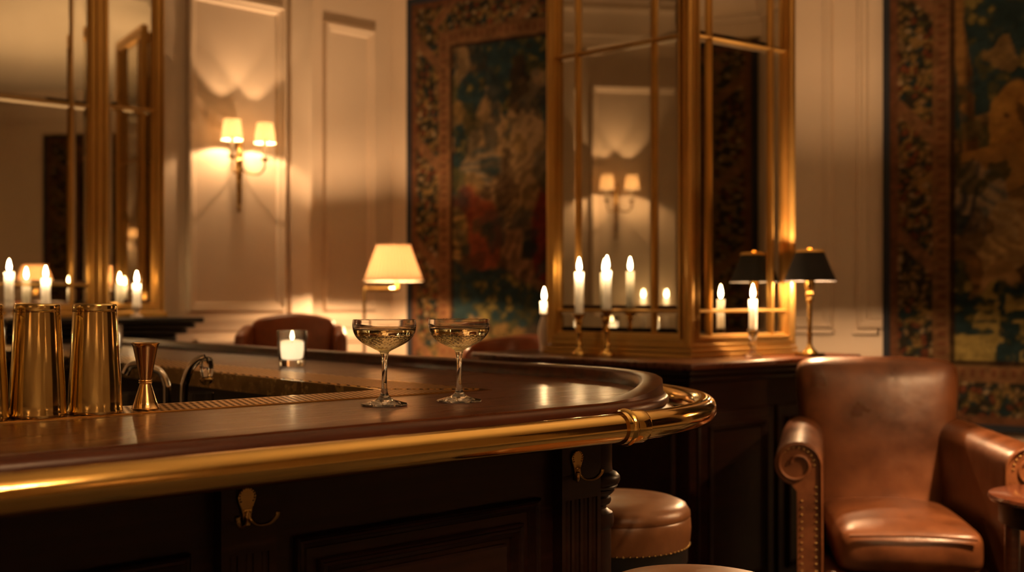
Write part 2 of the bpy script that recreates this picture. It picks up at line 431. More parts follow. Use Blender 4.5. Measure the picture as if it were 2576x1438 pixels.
# worktop slab
outer = [(x,y) for x,y,_,_,_ in bar_path(R_FLAT)]
poly = outer+[(IN_S, T_END), (IN_S, IN_T), (S_BEG, IN_T)]
MB(TA).prism(poly, TOP-.034, TOP).build('counter_slab', 'wood_top', top, smooth=30)
# moulded edge below the slab
EDGE = [(-.06,-.006),(.0,-.002),(.012,-.004),(.019,-.011),(.020,-.020),(.014,-.026),(.016,-.030),(.030,-.034),(.038,-.043),(.036,-.054),(.024,-.062),(.0,-.068),(-.06,-.068)]
MB(TA).sweep(bar_path(R_FLAT), lambda k: [(a, TOP+b) for a, b in EDGE]).build('edge_moulding', 'wood_edge', top, smooth=50)
# raised lip on the far arm and round the corner, dying away on the front arm
def lip(k):
    q = min(1, max(0, (k-.04)/.56)); q = q*q*(3-2*q)
    h = .0006+.0294*q; w = .046; e = -.010*(1-q)
    return [(-w-.008,TOP-.003),(-w-.007,TOP+h*.25),(-w-.001,TOP+h*.80),(-w+.008,TOP+h),(-.006+e,TOP+h),(.002+e,TOP+h*.85),(.004+e,TOP-.003)]
lp = bar_path(R_FLAT+.006, 60)
MB(TA).sweep(lp, lip).build('raised_lip', 'wood_edge', top, smooth=50)
# brass strips
TR_T, TR_S = 1.812, 1.544
def strip(name, poly, z0, z1, m): return MB(TA).prism(poly, z0, z1).build(name, m, top, smooth=0)
sfr = strip('brass_strip', [(S_BEG,TR_T),(TR_S,TR_T),(IN_S,IN_T),(S_BEG,IN_T)], TOP-.002, TOP+.0012, 'brass')
strip('perforated_inlay', [(S_BEG,TR_T+.010),(TR_S-.034,TR_T+.010),(IN_S+.006,IN_T-.014),(S_BEG,IN_T-.014)], TOP+.001, TOP+.0022, 'perf')
strip('brass_strip', [(TR_S,TR_T),(TR_S,T_END),(IN_S,T_END),(IN_S,IN_T)], TOP-.002, TOP+.0012, 'brass')
strip('perforated_inlay', [(TR_S-.012,TR_T+.026),(TR_S-.012,T_END),(IN_S+.014,T_END),(IN_S+.014,IN_T+.0)], TOP+.001, TOP+.0022, 'perf')
MB(TA).box(IN_S-.003, IN_T, TOP-.042, IN_S+.004, T_END, TOP+.001).box(S_BEG, IN_T-.004, TOP-.042, IN_S, IN_T+.003, TOP+.001).build('brass_fascia', 'brass_dull', top, smooth=0)
# body
B_T, B_S = 1.54, 1.64
MB(TA).prism([(S_BEG,B_T),(1.585,B_T),(1.60,B_T+.02),(B_S,B_T+.05),(B_S,T_END-.05),(1.41,T_END-.05),(1.41,1.92),(S_BEG,1.92)], 0, TOP-.0355).build('bar_body', 'wood', bar, smooth=0)
MB(TA).box(S_BEG, B_T-.035, 0, 1.575, B_T+.01, .16).build('plinth', 'wood', bar, smooth=0, bevel=.006)
PM = [(0,-.004),(0,.010),(.004,.014),(.008,.010),(.012,.014),(.016,.010),(.022,.006),(.026,-.004)]
pil = [(-1.336,-1.244),(-.636,-.544),(.064,.156),(.764,.856),(1.464,1.569)]
panx = [(-1.2,-.68),(-.5,.02),(.199,.724),(.899,1.424)]
for a, b in panx:
    o = MB(TA).frame(a, b, .24, .89, PM, B_T).build('panel_moulding', 'wood', bar, smooth=50)
    MB(TA).frame(a+.043, b-.043, .283, .848, PM, B_T).build('inner_moulding', 'wood', o, smooth=50)
    MB(TA).frame(a+.081, b-.081, .321, .815, [(0,-.002),(.0,.006),(.004,.010),(.030,.016),(.12,.016),(.12,-.002)], B_T).build('raised_field', 'wood', o, smooth=20)
ZF = .88
for a, b in pil:
    mb = MB(TA); w = b-a; y0, y1 = B_T-.026, B_T+.005
    mb.box(a, y0, ZF, b, y1, TOP-.072); mb.box(a, y0, 0, b, y1, .2)
    # fluted shaft
    pr = [(a,y1),(a,y0)]
    nfl = 3 if w < .1 else 4
    for i in range(nfl):
        c = a+w*(i+.75)/(nfl+.5); hw = w*.078
        pr += [(c-hw, y0)]+[(c-hw*math.cos(q), y0+hw*.9*math.sin(q)) for q in (.5,1.,1.57,2.1,2.6)]+[(c+hw, y0)]
    pr += [(b,y0),(b,y1)]
    mb.prism(pr, .2, ZF)
    mb.build('pilaster', 'wood', bar, smooth=0)
# corner column with turned capital
cz = [(.045,.0),(.045,.806),(.049,.810),(.0505,.818),(.0505,.828),(.048,.838),(.040,.843),(.036,.847),(.036,.852),(.043,.856),(.0455,.862),(.044,.868),(.040,.870),(.047,.876),(.052,.882),(.0525,.885),(.0505,.886),(.0555,.888),(.0585,.892),(.0570,.8945),(.061,.897),(.0635,.903),(.0625,.911),(.057,.917),(.048,.921),(.047,.93),(.047,TOP-.072)]
MB(TA).lathe(cz, 40, (1.594, B_T+.032, 0)).build('corner_column', 'wood', bar, smooth=40)
# brass rail
ZR = 1.037
rp = [Vector((x,y,ZR)) for x,y,_,_,_ in bar_path(Rr, 48, T_END)]
rl = MB(TA).tube(rp, .0255, 32).build('bar_rail', 'brass', bar, smooth=60)
def collar(name, pos, dirv, par):
    mb = MB(TA); prof = [(.0262,-.030),(.0262,-.026),(.0295,-.026),(.0300,-.018),(.0290,-.016),(.0315,-.014),(.0335,-.009),(.0315,-.004),(.0290,-.002),(.0300,.0),(.0300,.028),(.0292,.031),(.0262,.031)]
    q = Vector((0,0,1)).rotation_difference(Vector(dirv)).to_matrix()
    mb.lathe(prof, 40); mb.v = [Vector(pos)+q @ p for p in mb.v]
    mb.build(name, 'brass', par, smooth=30)
collar('collar', (CS-.006, CT-Rr, ZR), (1,0,0), rl)
collar('collar', (CS+Rr, CT+.02, ZR), (0,1,0), rl)
for (x, y, nx, ny) in ((-.2,CT-Rr,0,-1),(CS+Rr,3.2,1,0)):
    MB(TA).tube(spline([(x-nx*.21,y-ny*.21,.955),(x-nx*.08,y-ny*.08,.958),(x-nx*.015,y-ny*.015,.985),(x,y,1.02)], 5), .010, 12).build('rail_bracket', 'brass', rl)

# coat hooks
def hook(s, z, label):
    h = thing('coat_hook', label, 'hook', (*tow(TA, s, B_T-.0268), z), TA, 'brass coat hooks under the bar rail')
    mb = MB(parent=h)
    out = [(-.0055,-.018),(-.0060,-.006),(-.0095,.008),(-.0135,.018),(-.0150,.026),(-.0125,.034),(-.007,.039),(0,.0405)]
    pl = out+[(-a,b) for a,b in out[::-1][1:]]
    n = len(pl)
    mb.add([(a,-.0045,b) for a,b in pl]+[(a,.0,b) for a,b in pl], [tuple(range(n)), tuple(range(2*n-1,n-1,-1))]+[(i,n+i,n+(i+1)%n,(i+1)%n) for i in range(n)])
    mb.build('back_plate', 'brass_dull', h, bevel=.0012)
    mb = MB(parent=h)
    for i in range(13):
        a = -.6+i*(PI+1.2)/12
        mb.lathe([(0,.0016),(.0012,.0012),(.0017,0),(.0012,-.0012),(0,-.0016)], 8, (.0125*math.cos(a), -.005, .026+.0125*math.sin(a)))
    mb.box(-.0058,-.007,.0045,.0058,-.003,.0072)
    mb.build('beading', 'brass', h)
    for sgn in (1,-1):
        P = spline([(0,-.0052,.004),(sgn*.004,-.007,-.008),(sgn*.012,-.015,-.0155),(sgn*.024,-.027,-.0135),(sgn*.0315,-.035,-.003),(sgn*.033,-.037,.005)], 6)
        n = len(P); rr = [.0042-.0014*math.sin(PI*min(1,i/(n*.75))) for i in range(n)]; rr[-1] = .0042; rr[-2] = .004
        MB(parent=h).tube(P, rr, 10).build('prong', 'brass_dull', h)
    return h
x1, d1 = hit(618, TA, B_T-.026); hook(x1, zat(1291, d1), 'brass double coat hook on the pilaster left of the large carved panel')
x2, d2 = hit(1449, TA, B_T-.026); hook(x2, zat(1184, d2), 'brass double coat hook on the corner pilaster beside the leather stool')

# underbar bench inside the L
ub_ = thing('underbar_bench', 'dark steel underbar bench with a sink behind the bar top', 'bench', (*tow(TA,0,0),0), TA)
MB(TA).box(S_BEG, 2.0, .80, 1.33, 2.62, .84).build('bench_top', 'steel', ub_, bevel=.004)
MB(TA).box(S_BEG, 2.03, .08, 1.31, 2.58, .80).build('cabinet', 'dark', ub_)
MB(TA).frame(.5, 1.0, 0, 0, [(0,0),(0,0)], 0) if False else None
mb = MB(TA)
for (a,b,c,d) in ((.12,2.12,.6,2.135),(.12,2.5,.6,2.515),(.12,2.135,.135,2.5),(.585,2.135,.6,2.5)): mb.box(a,b,.838,c,d,.85)
mb.build('sink_rim', 'chrome', ub_, bevel=.002)

# ------------------------------------------------------------------ glassware on the bar
def pos_on(px, py, z=TOP):
    d = (CAMZ-z)*F_PX/(py-HY); return Vector(((px-CX)/F_PX*d, d, z+.0006))
def make_coupe(p, label):
    c = thing('coupe_glass', label, 'glass', p, 0, 'coupes of sparkling wine on the bar')
    out = [(.0,.0),(.036,.0),(.0415,.0006),(.0425,.0022),(.0415,.0034),(.036,.0046),(.027,.0070),(.018,.0095),(.0120,.0130),(.0085,.0170),(.0066,.0220),(.0052,.032),(.0047,.045),(.0047,.060),(.0051,.072),(.0058,.082),(.0068,.0895),(.0078,.0945),(.0092,.0970),(.0130,.0995)]
    cut = []
    NB = 26
    ctl = [(.0130,.0995),(.0255,.1058),(.0400,.1135),(.0500,.1225),(.0555,.1315),(.0575,.1380)]
    S = spline([(a,0,b) for a,b in ctl], 8)
    cut = [(q.x,q.z) for q in S][1:]
    rim = [(.0583,.1440),(.0580,.1500),(.0575,.1553),(.0570,.1560),(.0564,.1553),(.0568,.1500),(.0570,.1440)]
    inn = [(r-.0019, z+.0003) for r,z in cut[::-1] if z > .1242]+[(.0462,.1232),(.0390,.1188),(.0290,.1154),(.0160,.1134),(.0,.1129)]
    prof = out+cut+rim+inn
    n0, n1 = len(out)-1, len(out)+len([1 for r,z in cut if z < .130])
    N = 24
    def rf(a, z, j):
        if n0 < j < n1:
            w = j-n0
            v = w/6.2
            u = a*N/(2*PI)
            g1 = abs(((u+v*1.0) % 1)-.5)*2; g2 = abs(((u-v*1.0) % 1)-.5)*2
            g = max(0, 1-g1*5.)+max(0, 1-g2*5.)
            fade = min(1, (n1-j)/5)
            return 1-.026*min(1, g)*fade
        return 1
    mb = MB(parent=c).lathe(prof, 240, rf=rf)
    go = mb.build('glass', 'glass', c, smooth=28, recalc=False)
    go.data.materials.append(M['glass_cut'])
    go.data.polygons.foreach_set('material_index', [1 if n0 < i//240 < n1 and i < 240*(len(prof)-1) else 0 for i in range(len(go.data.polygons))])
    # wine touching the inner wall
    lev = .1390
    wall = [(r,z) for r,z in inn[::-1] if z < lev]
    wl = [(max(0,r+.0003),z-.0002) for r,z in wall]
    rl_ = .0573
    wl += [(rl_-.0006,lev),(rl_-.002,lev-.0004),(.03,lev-.0006),(0,lev-.0006)]
    MB(parent=c).lathe(wl, 96).build('wine', 'wine', c, smooth=40)
    return c
c1 = make_coupe(pos_on(967, 1019), 'cut-glass coupe of sparkling wine standing closer to the votive candle')
dup(c1, pos_on(1155, 1010), .13, 'cut-glass coupe of sparkling wine standing closer to the rounded bar end')

# shakers
def make_shaker(p, label):
    s = thing('cocktail_shaker', label, 'shaker', p, 0, 'gold cocktail tins upside down on the brass strip')
    H = .1830
    prof = [(.0430,0),(.0443,.0008),(.0446,.003),(.0446,.0065),(.0437,.0085),(.0435,.02),(.0418,.058),(.0402,.082),(.0356,.166),(.0350,.1685),(.0349,.1695),(.0353,.1705),(.0352,.1785),(.0347,.181),(.0335,.1826),(.0310,.1830),(.0300,.1822),(.0,.1822)]
    MB(parent=s).lathe(prof, 96).build('tin_body', 'shaker', s, smooth=50)
    MB(parent=s).lathe([(.0351,.1690),(.0357,.1694),(.0358,.1700),(.0351,.1704)], 64, closed=True).build('weighted_cap_seam', 'brass_dull', s)
    return s
def tray_pos(px, t):
    x, d = hit(px, TA, t); X, Y = tow(TA, x, t); return Vector((X, Y, TOP+.0028))
sh = make_shaker(tray_pos(239, 1.860), 'gold cocktail tin upside down beside the jigger')
dup(sh, tray_pos(94, 1.860), .8, 'gold cocktail tin upside down, middle one of the row of three')
dup(sh, tray_pos(-54, 1.860), 1.9, 'gold cocktail tin upside down, cut off by the left picture edge')

# jigger
j = thing('jigger', 'rose gold double jigger standing on the brass strip', 'jigger', tray_pos(366, 1.868), 0)
pr = [(.0,.0),(.0205,.0),(.0232,.0006),(.0236,.0016),(.0225,.0026),(.0195,.012),(.0140,.030),(.0098,.0435),(.0095,.0445)]
pr2 = [(.0095,.0515),(.0110,.056),(.0150,.078),(.0205,.1060),(.0222,.1120),(.0242,.1136),(.0246,.1146),(.0238,.1150),(.0215,.1124),(.0200,.1060),(.0145,.078),(.0090,.054),(.0,.053)]
MB(parent=j).lathe(pr+[(.0095,.0515)]+pr2[1:], 64).build('cone', 'copper', j, smooth=40)
mb = MB(parent=j).lathe([(.0093,.0440),(.0112,.0445),(.0119,.0458),(.0112,.0470),(.0104,.0475),(.0112,.0482),(.0117,.0495),(.0110,.0508),(.0093,.0513)], 48, closed=True, rf=lambda a,z,jj: 1+.012*math.sin(a*24))
mb.build('waist_ring', 'copper', j)

# votives
def make_votive(p, label, r=.0440, h=.106, wax=.052, e=1.):
    v = thing('votive_candle', label, 'candle', p, 0, 'votive candles in glass tumblers')
    b = .020; wall = .0045
    prof = [(0,.0),(r-.012,.0),(r-.007,.001),(r-.006,.004),(r-.002,h*.5),(r,h-.002),(r-.0012,h),(r-.0035,h-.001),(r-.002-wall,h*.5),(r-.006-wall,b+.004),(r-.014,b),(0,b)]
    MB(parent=v).lathe(prof, 64, rf=lambda a,z,jj: 1+(.012*math.cos(a*10) if jj in (4,8) else 0)).build('tumbler', 'glass_thin', v, smooth=40)
    rw = r-.006-wall-.0006
    MB(parent=v).lathe([(0,b+.0006),(rw-.006,b+.0006),(rw-.001,b+.004),(rw+.0005,b+wax*.6),(rw+.0008,b+wax-.002),(rw-.001,b+wax),(rw-.006,b+wax-.003),(.008,b+wax-.005),(0,b+wax-.005)], 48).build('wax', 'wax_votive', v, smooth=50)
    MB(parent=v).tube([(0,0,b+wax-.005),(.0005,0,b+wax+.004)], .0010, 6).build('wick', 'wick', v)
    z0 = b+wax+.0015
    MB(parent=v).lathe([(0,z0),(.0035,z0+.002),(.0058,z0+.007),(.0060,z0+.011),(.0045,z0+.018),(.002,z0+.024),(0,z0+.028)], 16).build('flame', 'flame', v, smooth=60)
    lamp('wax_glow_light', v, (0,0,b+wax-.012), .5, .006, (1,.78,.55))  # hidden lamp added inside the wax so the block glows
    return v
v1 = make_votive(pos_on(735, 922), 'lit votive candle in a clear tumbler, alone on the bar top beyond the coupes')
xv, dv = hit(8, TA, 5.0)
v2 = dup(v1, Vector((*tow(TA, 1.46, 4.93), TOP+.003)), .4, 'lit votive candle at the far end of the bar, at the left picture edge')
v3 = dup(v1, Vector((*tow(TA, 1.60, 4.05), TOP+.0006)), .9, 'lit votive candle in a clear tumbler almost hidden behind the gold tin by the jigger')

# taps and tumblers on the bench
def on_px(px, d): return (px-CX)/F_PX*d
BZ = .841
def w2(px, d): return Vector((on_px(px, d), d, BZ))
t1 = thing('bar_tap', 'chrome gooseneck tap with a clear bulb spout end, right of the jigger', 'tap', w2(462, 2.62), 0, 'taps behind the bar')
zt = lambda py: zat(py, 2.62)-BZ
dx = lambda px: (px-462)/F_PX*2.62
P = spline([(0,0,0),(0,0,zt(1000)),(dx(468),0,zt(955)),(dx(480),0,zt(924)),(dx(500),0,zt(904)),(dx(516),0,zt(899))], 8)
MB(parent=t1).tube(P, [.0085+.0015*math.sin(PI*i/len(P)) for i in range(len(P))], 16).build('spout', 'chrome', t1)
MB(parent=t1).lathe([(0,0),(.022,0),(.024,.003),(.020,.010),(.012,.016),(.010,.03)], 24).build('base_flange', 'chrome', t1)
xb = dx(520)
MB(parent=t1).lathe([(0,zt(946)),(.0125,zt(946)),(.0150,zt(935)),(.0165,zt(920)),(.0150,zt(906)),(.0100,zt(898)),(.004,zt(895)),(0,zt(894.5))], 24, (xb,0,0), rf=lambda a,z,jj: 1+.05*math.cos(a*6)).build('bulb', 'glass_thin', t1, smooth=20)
MB(parent=t1).lathe([(0,zt(968)),(.006,zt(968)),(.012,zt(963)),(.0165,zt(958)),(.0165,zt(953)),(.011,zt(947)),(0,zt(946))], 24, (xb,0,0)).build('nozzle', 'brass_dull', t1)
t2 = thing('bar_tap', 'brass-toned gooseneck tap behind the jigger', 'tap', w2(420, 2.72), 0, 'taps behind the bar')
zt = lambda py: zat(py, 2.72)-BZ
dx = lambda px: (px-420)/F_PX*2.72
P = spline([(0,0,0),(0,0,zt(1000)),(dx(418),0,zt(965)),(dx(406),0,zt(938)),(dx(385),0,zt(926)),(dx(355),0,zt(917)),(dx(328),0,zt(920)),(dx(315),0,zt(940))], 8)
MB(parent=t2).tube(P, .0095, 16).build('spout', 'chrome', t2)
MB(parent=t2).lathe([(0,0),(.022,0),(.024,.003),(.020,.010),(.012,.016),(.010,.03)], 24).build('base_flange', 'chrome', t2)
def make_tumbler(p, label, r=.034, h=.19):
    g = MB(0,p).lathe([(0,0),(r*.86,0),(r*.9,.002),(r,h-.001),(r-.001,h),(r-.0022,h-.001),(r*.9-.0025,.012),(0,.012)], 40).build('highball_glass', 'glass_thin', None, smooth=40, origin=p)
    return tag(g, label, 'glass', 'highball glasses behind the bar')
g1 = make_tumbler(w2(503, 2.80), 'clear highball glass behind the chrome tap')
for px, d, l in ((398, 2.9, 'clear highball glass in front of the brass-toned tap'), (338, 2.78, 'clear highball glass between the jigger and the gold tin')):
    g = g1.copy(); COL.objects.link(g); g.location = w2(px, d); g['label'] = l
mb = MB(0, w2(437, 2.42)).lathe([(0,0),(.045,0),(.050,.02),(.050,.12),(.047,.150),(.036,.170),(.018,.180),(0,.182)], 32)
tag(mb.build('ice_bucket', 'black', None, smooth=50, origin=w2(437,2.42)), 'black domed canister on the bench by the chrome tap', 'canister')

# ------------------------------------------------------------------ sideboard, mirrored case
SBZ = 1.042
SO = (.63, 3.892)
sb = thing('sideboard', 'dark mahogany sideboard carrying the mirrored case and candles', 'sideboard', (*SO, 0), TA)
SL, SW = 1.10, 1.22
MB(parent=sb).rbox(0, 0, SBZ-.032, SL, SW, SBZ, .008).build('top', 'wood_top', sb) if False else None
mb = MB(parent=sb)
MB(parent=sb).box(0, 0, SBZ-.026, SL, SW, SBZ).build('top', 'wood_top', sb, bevel=.007)
ring = [(0,0),(SL,0),(SL,SW),(0,SW)]
MB(parent=sb).box(.022,.022,SBZ-.050,SL-.022,SW-.022,SBZ-.026).box(.038,.038,SBZ-.075,SL-.038,SW-.038,SBZ-.05).build('top_moulding', 'wood', sb, bevel=.008)
MB(parent=sb).box(.06,.06,.10,SL-.06,SW-.06,SBZ-.07).build('carcass', 'wood', sb)
MB(parent=sb).box(.045,.045,0,SL-.045,SW-.045,.12).build('plinth', 'wood', sb, bevel=.006)
for k, (a, b) in enumerate(((.10,.55),(.58,1.0))):
    o = MB(parent=sb).box(a,.046,.16,b,.065,.86).build('door', 'wood', sb, bevel=.004)
    MB(parent=sb).frame(a+.05,b-.05,.22,.81,PM,.046).build('panel_moulding', 'wood', o)
for a, b in ((.12,.62),(.66,1.12)):
    mb = MB(); mb.M = frame_mat(TA, (*SO,0)) @ Matrix.Rotation(-PI/2, 4, 'Z')
    mb.frame(-b, -a, .16, .93, PM, .06); mb.build('side_panel', 'wood', sb)

# mirrored case: four gilt-framed mirror faces
PL, PC_, PR_ = (.165,4.75), (.688,4.30), (1.161,4.62)
P4 = (PL[0]+PR_[0]-PC_[0], PL[1]+PR_[1]-PC_[1])
mc = thing('mirrored_case', 'tall gilt-framed mirrored case standing on the dark sideboard', 'mirror', (.66,4.7,SBZ), 0)
H_TOP = 3.2
cen = Vector(((PL[0]+PR_[0])/2,(PL[1]+PR_[1])/2))
GP = [(0,-.02),(0,.012),(.003,.016),(.010,.016),(.013,.002),(.019,.002),(.022,.016),(.032,.016),(.035,.002),(.040,.002),(.043,-.006),(.050,-.02)]
def mirror_face(parent, th, y, x0, x1, z0, z1, vx, hz, fw=.05, mw=.012, bev=.016, base=True, prof=GP):
    """framed mirror in the plane y of frame th; vx, hz: muntin centre lines"""
    fr = MB(th).frame(x0, x1, z0, z1, [(a*fw/.05, b) for a,b in prof], y).build('gilt_frame', 'gilt', parent, smooth=40)
    gy = y+.014; vx = sorted(vx); hz = sorted(hz)
    for v in vx:
        MB(th).prism([(v-mw/2,gy+.002),(v-mw/2,gy-.010),(v-mw*.2,gy-.018),(v+mw*.2,gy-.018),(v+mw/2,gy-.010),(v+mw/2,gy+.002)], z0+fw*.8, z1-fw*.8).build('muntin', 'gilt', fr, smooth=0)
    for h in hz:
        q = [(gy+.002,h-mw/2),(gy-.010,h-mw/2),(gy-.018,h-mw*.2),(gy-.018,h+mw*.2),(gy-.010,h+mw/2),(gy+.002,h+mw/2)]
        m = len(q); a, b = x0+fw*.8, x1-fw*.8
        MB(th).add([(a,yy,zz) for yy,zz in q]+[(b,yy,zz) for yy,zz in q], [(i,(i+1)%m,m+(i+1)%m,m+i) for i in range(m)]+[tuple(range(m)),tuple(range(2*m-1,m-1,-1))]).build('muntin', 'gilt', fr, smooth=0)
    gx = [x0+fw-.008]+list(vx)+[x1-fw+.008]; gz = [z0+fw-.008]+list(hz)+[z1-fw+.008]
    mb = MB(th)
    for i in range(len(gx)-1):
        for k in range(len(gz)-1):
            a, b, c, d = gx[i], gx[i+1], gz[k], gz[k+1]; e = min(bev, (b-a)*.3, (d-c)*.3)+mw/2
            t_ = .0014
            mb.add([(a,gy,c),(b,gy,c),(b,gy,d),(a,gy,d),(a+e,gy-t_,c+e),(b-e,gy-t_,c+e),(b-e,gy-t_,d-e),(a+e,gy-t_,d-e)],
                   [(4,5,6,7),(0,1,5,4),(1,2,6,5),(2,3,7,6),(3,0,4,7)])
    mb.build('mirror_glass', 'mirror', parent, smooth=0, recalc=False)
    return fr
def face_frame(a, b):
    th = math.atan2(b[1]-a[1], b[0]-a[0]); x0, y = tof(th, *a); x1, _ = tof(th, *b); return th, y, x0, x1
thL, yL, xL0, xL1 = face_frame(PL, PC_)
thR, yR, xR0, xR1 = face_frame(PC_, PR_)
zm_hi, zm_lo = 2.30, zat(781, 4.5)
z0c = SBZ+.052
hL = lambda px: hit(px, thL, yL+.012)[0]
hR = lambda px: hit(px, thR, yR+.012)[0]
mirror_face(mc, thL, yL, xL0+.0, xL1-.012, z0c, H_TOP, [hL(1454), hL(1646)], [zm_lo, zm_hi], fw=.047)
mirror_face(mc, thR, yR, xR0+.012, xR1-.0, z0c, H_TOP, [hR(1784), hR(1938)], [zm_lo, zm_hi], fw=.042)
for a, b in ((PR_, P4), (P4, PL)):
    th, y, x0, x1 = face_frame(a, b)
    mirror_face(mc, th, y, x0, x1, z0c, H_TOP, [x0+.12, x1-.12], [zm_lo, zm_hi], fw=.045)
# corner posts (reeded) and stepped base
def post(p, label=None):
    mb = MB(0, (p[0],p[1],0))
    mb.lathe([(.016,z0c-.01),(.016,H_TOP)], 28, rf=lambda a,z,jj: 1+.10*abs(math.sin(a*7)))
    mb.build('corner_post', 'gilt', mc, smooth=60)
for p in (PL, PC_, PR_, P4): post(p)
def scaled(k): return [tuple(cen+(Vector(p)-cen)+(Vector(p)-cen).normalized()*k) for p in (PL, PC_, PR_, P4)]
mb = MB()
for k, a, b in ((.034,0,.015),(.006,.0145,.0195),(.028,.019,.034),(.002,.0335,.0385),(.020,.038,.054)):
    mb.prism(scaled(k), SBZ+a+.0006, SBZ+b+.0006)
mb.build('stepped_base', 'gilt', mc, smooth=0, bevel=.003)
MB().prism(scaled(.02), H_TOP, H_TOP+.04).build('cap', 'gilt', mc, smooth=0, bevel=.004)
MB().prism(scaled(-.05), SBZ+.05, H_TOP).build('core', 'dark', mc, smooth=0)

# ------------------------------------------------------------------ candles and sticks
FL = [(0,0),(.0040,.003),(.0075,.010),(.0088,.018),(.0078,.028),(.0054,.040),(.0026,.050),(0,.057)]
def make_candle(p, h, r, label, group, tilt=0, fs=1.):
    c = thing('candle', label, 'candle', p, 0, group)
    MB(parent=c).lathe([(0,0),(r*.96,0),(r,.004),(r*.97,h*.5),(r*1.0,h-.012),(r*1.06,h-.005),(r*.98,h),(r*.6,h-.003),(0,h-.004)], 28, rf=lambda a,z,jj: 1+.03*math.sin(a*3+z*40)).build('wax', 'wax_candle', c, smooth=50)
    MB(parent=c).tube([(0,0,h-.004),(.0006,0,h+.006),(.0012,0,h+.012)], .0012, 6).build('wick', 'wick', c)
    MB(parent=c).lathe([(a*fs,b*fs+h+.004) for a,b in FL], 20).build('flame', 'flame', c, smooth=60)
    lamp('wax_glow_light', c, (0,0,h-.012), .17, .005, (1,.72,.42))  # extra lamp sunk in the candle top, imitating glowing wax
    return c
def make_stick(p, h, label, m, group, kind=0):
    s = thing('candlestick', label, 'candlestick', p, 0, group)
    if kind == 0:      # turned brass
        MB(parent=s).lathe([(0,0),(.029,0),(.031,.004),(.029,.009),(.026,.013),(.019,.017),(.012,.024)], 32).build('foot', m, s)
        MB(parent=s).lathe([(.012,.022),(.009,.032),(.014,.040),(.009,.048),(.0075,h*.45),(.013,h*.52),(.013,h*.56),(.008,h*.62),(.009,h*.74),(.017,h*.80),(.010,h*.84)], 28).build('stem', m, s)
        MB(parent=s).lathe([(.010,h*.83),(.012,h*.86),(.020,h-.014),(.026,h-.006),(.026,h-.002),(.018,h)], 28).build('cup', m, s)
    elif kind == 1:    # cut glass
        MB(parent=s).lathe([(0,0),(.034,0),(.037,.004),(.033,.010),(.020,.016),(.011,.026)], 12).build('foot', m, s, smooth=20)
        MB(parent=s).lathe([(.011,.024),(.0085,.034),(.016,.046),(.017,.054),(.009,.064),(.012,.075),(.018,.085),(.022,.10),(.021,h-.004),(.022,h)], 12).build('stem', m, s, smooth=20)
    elif kind == 2:    # white porcelain, drawn up to a collar
        MB(parent=s).lathe([(0,0),(.020,0),(.022,.004),(.019,.010),(.020,.030),(.024,.060),(.027,.085),(.025,.110),(.018,.135),(.0125,.150),(.0125,.158),(.016,.164),(.016,.170),(.012,h)], 28).build('body', m, s, smooth=60)
    else:
        MB(parent=s).lathe([(0,0),(.030,0),(.032,.004),(.026,.012),(.012,.018),(.010,.028),(.018,.036),(.022,.048),(.022,.056),(.014,h)], 28).build('body', m, s, smooth=60)
    return s
def by_mirror(px, th, y, delta):
    x, d = hit(px, th, y+.014-delta); X, Y = tow(th, x, y+.014-delta); return Vector((X, Y, SBZ+.0006)), d
GC = 'white dinner candles on the sideboard'; GS = 'candlesticks on the sideboard'
def cset(px, th, y, delta, y_stick, y_top, rpx, lab, slab, m, kind):
    p, d = by_mirror(px, th, y, delta)
    hs = zat(y_stick, d)-SBZ
    make_stick(p, hs, slab, M[m], GS, kind)
    q = p.copy(); q.z = SBZ+hs-.004
    make_candle(q, zat(y_top, d)-q.z, rpx/F_PX*d, lab, GC)
cset(1457, thL, yL, .090, 788, 684, 11, 'lit white candle on the brass stick at the outer muntin of the mirrored case', 'turned brass candlestick nearer the case corner behind the porcelain holder', 'brass', 0)
cset(1527, thL, yL, .083, 778, 680, 10.5, 'tallest lit white candle, on the brass stick in front of the middle mirror pane', 'turned brass candlestick in front of the middle pane of the mirrored case', 'brass', 0)
cset(1894, thR, yR, .090, 828, 752, 10, 'lit white candle in the cut-glass holder beside the black lamp', 'cut-glass candle holder beside the black lamp', 'glass', 1)
d = 4.82; p = pt(1369, 760, d); p.z = SBZ+.0006
make_stick(p, .172, 'white porcelain candle holder beside the edge of the mirrored case', M['ceramic'], GS, 2)
q = p.copy(); q.z = SBZ+.168
make_candle(q, zat(757, d)-q.z, .0175, 'short lit white candle in the porcelain holder', GC)

# ------------------------------------------------------------------ black table lamp
d = 4.48; p = pt(2037, 760, d); p.z = SBZ+.0006
bl = thing('table_lamp', 'small brass table lamp with a black tapered shade on the sideboard', 'lamp', p, .4)
zl = lambda py: zat(py, d)-SBZ
MB(parent=bl).box(-.042,-.042,0,.042,.042,.012).build('base', 'brass_dull', bl, bevel=.003)
MB(parent=bl).lathe([(.034,.012),(.030,.017),(.018,.028),(.012,.040),(.0095,.048)], 32).build('base_dome', 'brass', bl)
MB(parent=bl).lathe([(.0095,.045),(.0095,zl(760))], 24).build('stem', 'brass_dull', bl)
MB(parent=bl).lathe([(.0095,zl(762)),(.013,zl(759)),(.014,zl(752)),(.011,zl(748)),(.016,zl(744)),(.018,zl(738)),(.012,zl(733)),(.016,zl(728)),(.020,zl(718)),(.021,zl(704)),(.017,zl(702))], 28).build('socket', 'brass', bl)
zb, zt_ = zl(707), zl(629)
rb, rt = .104, .053
MB(parent=bl).lathe([(rb,zb),(rt,zt_),(rt-.0012,zt_),(rb-.0012,zb)], 64, closed=True).build('lamp_shade', 'black_cloth', bl)
rm, zm = rb+(rt-rb)*.6, zb+(zt_-zb)*.6
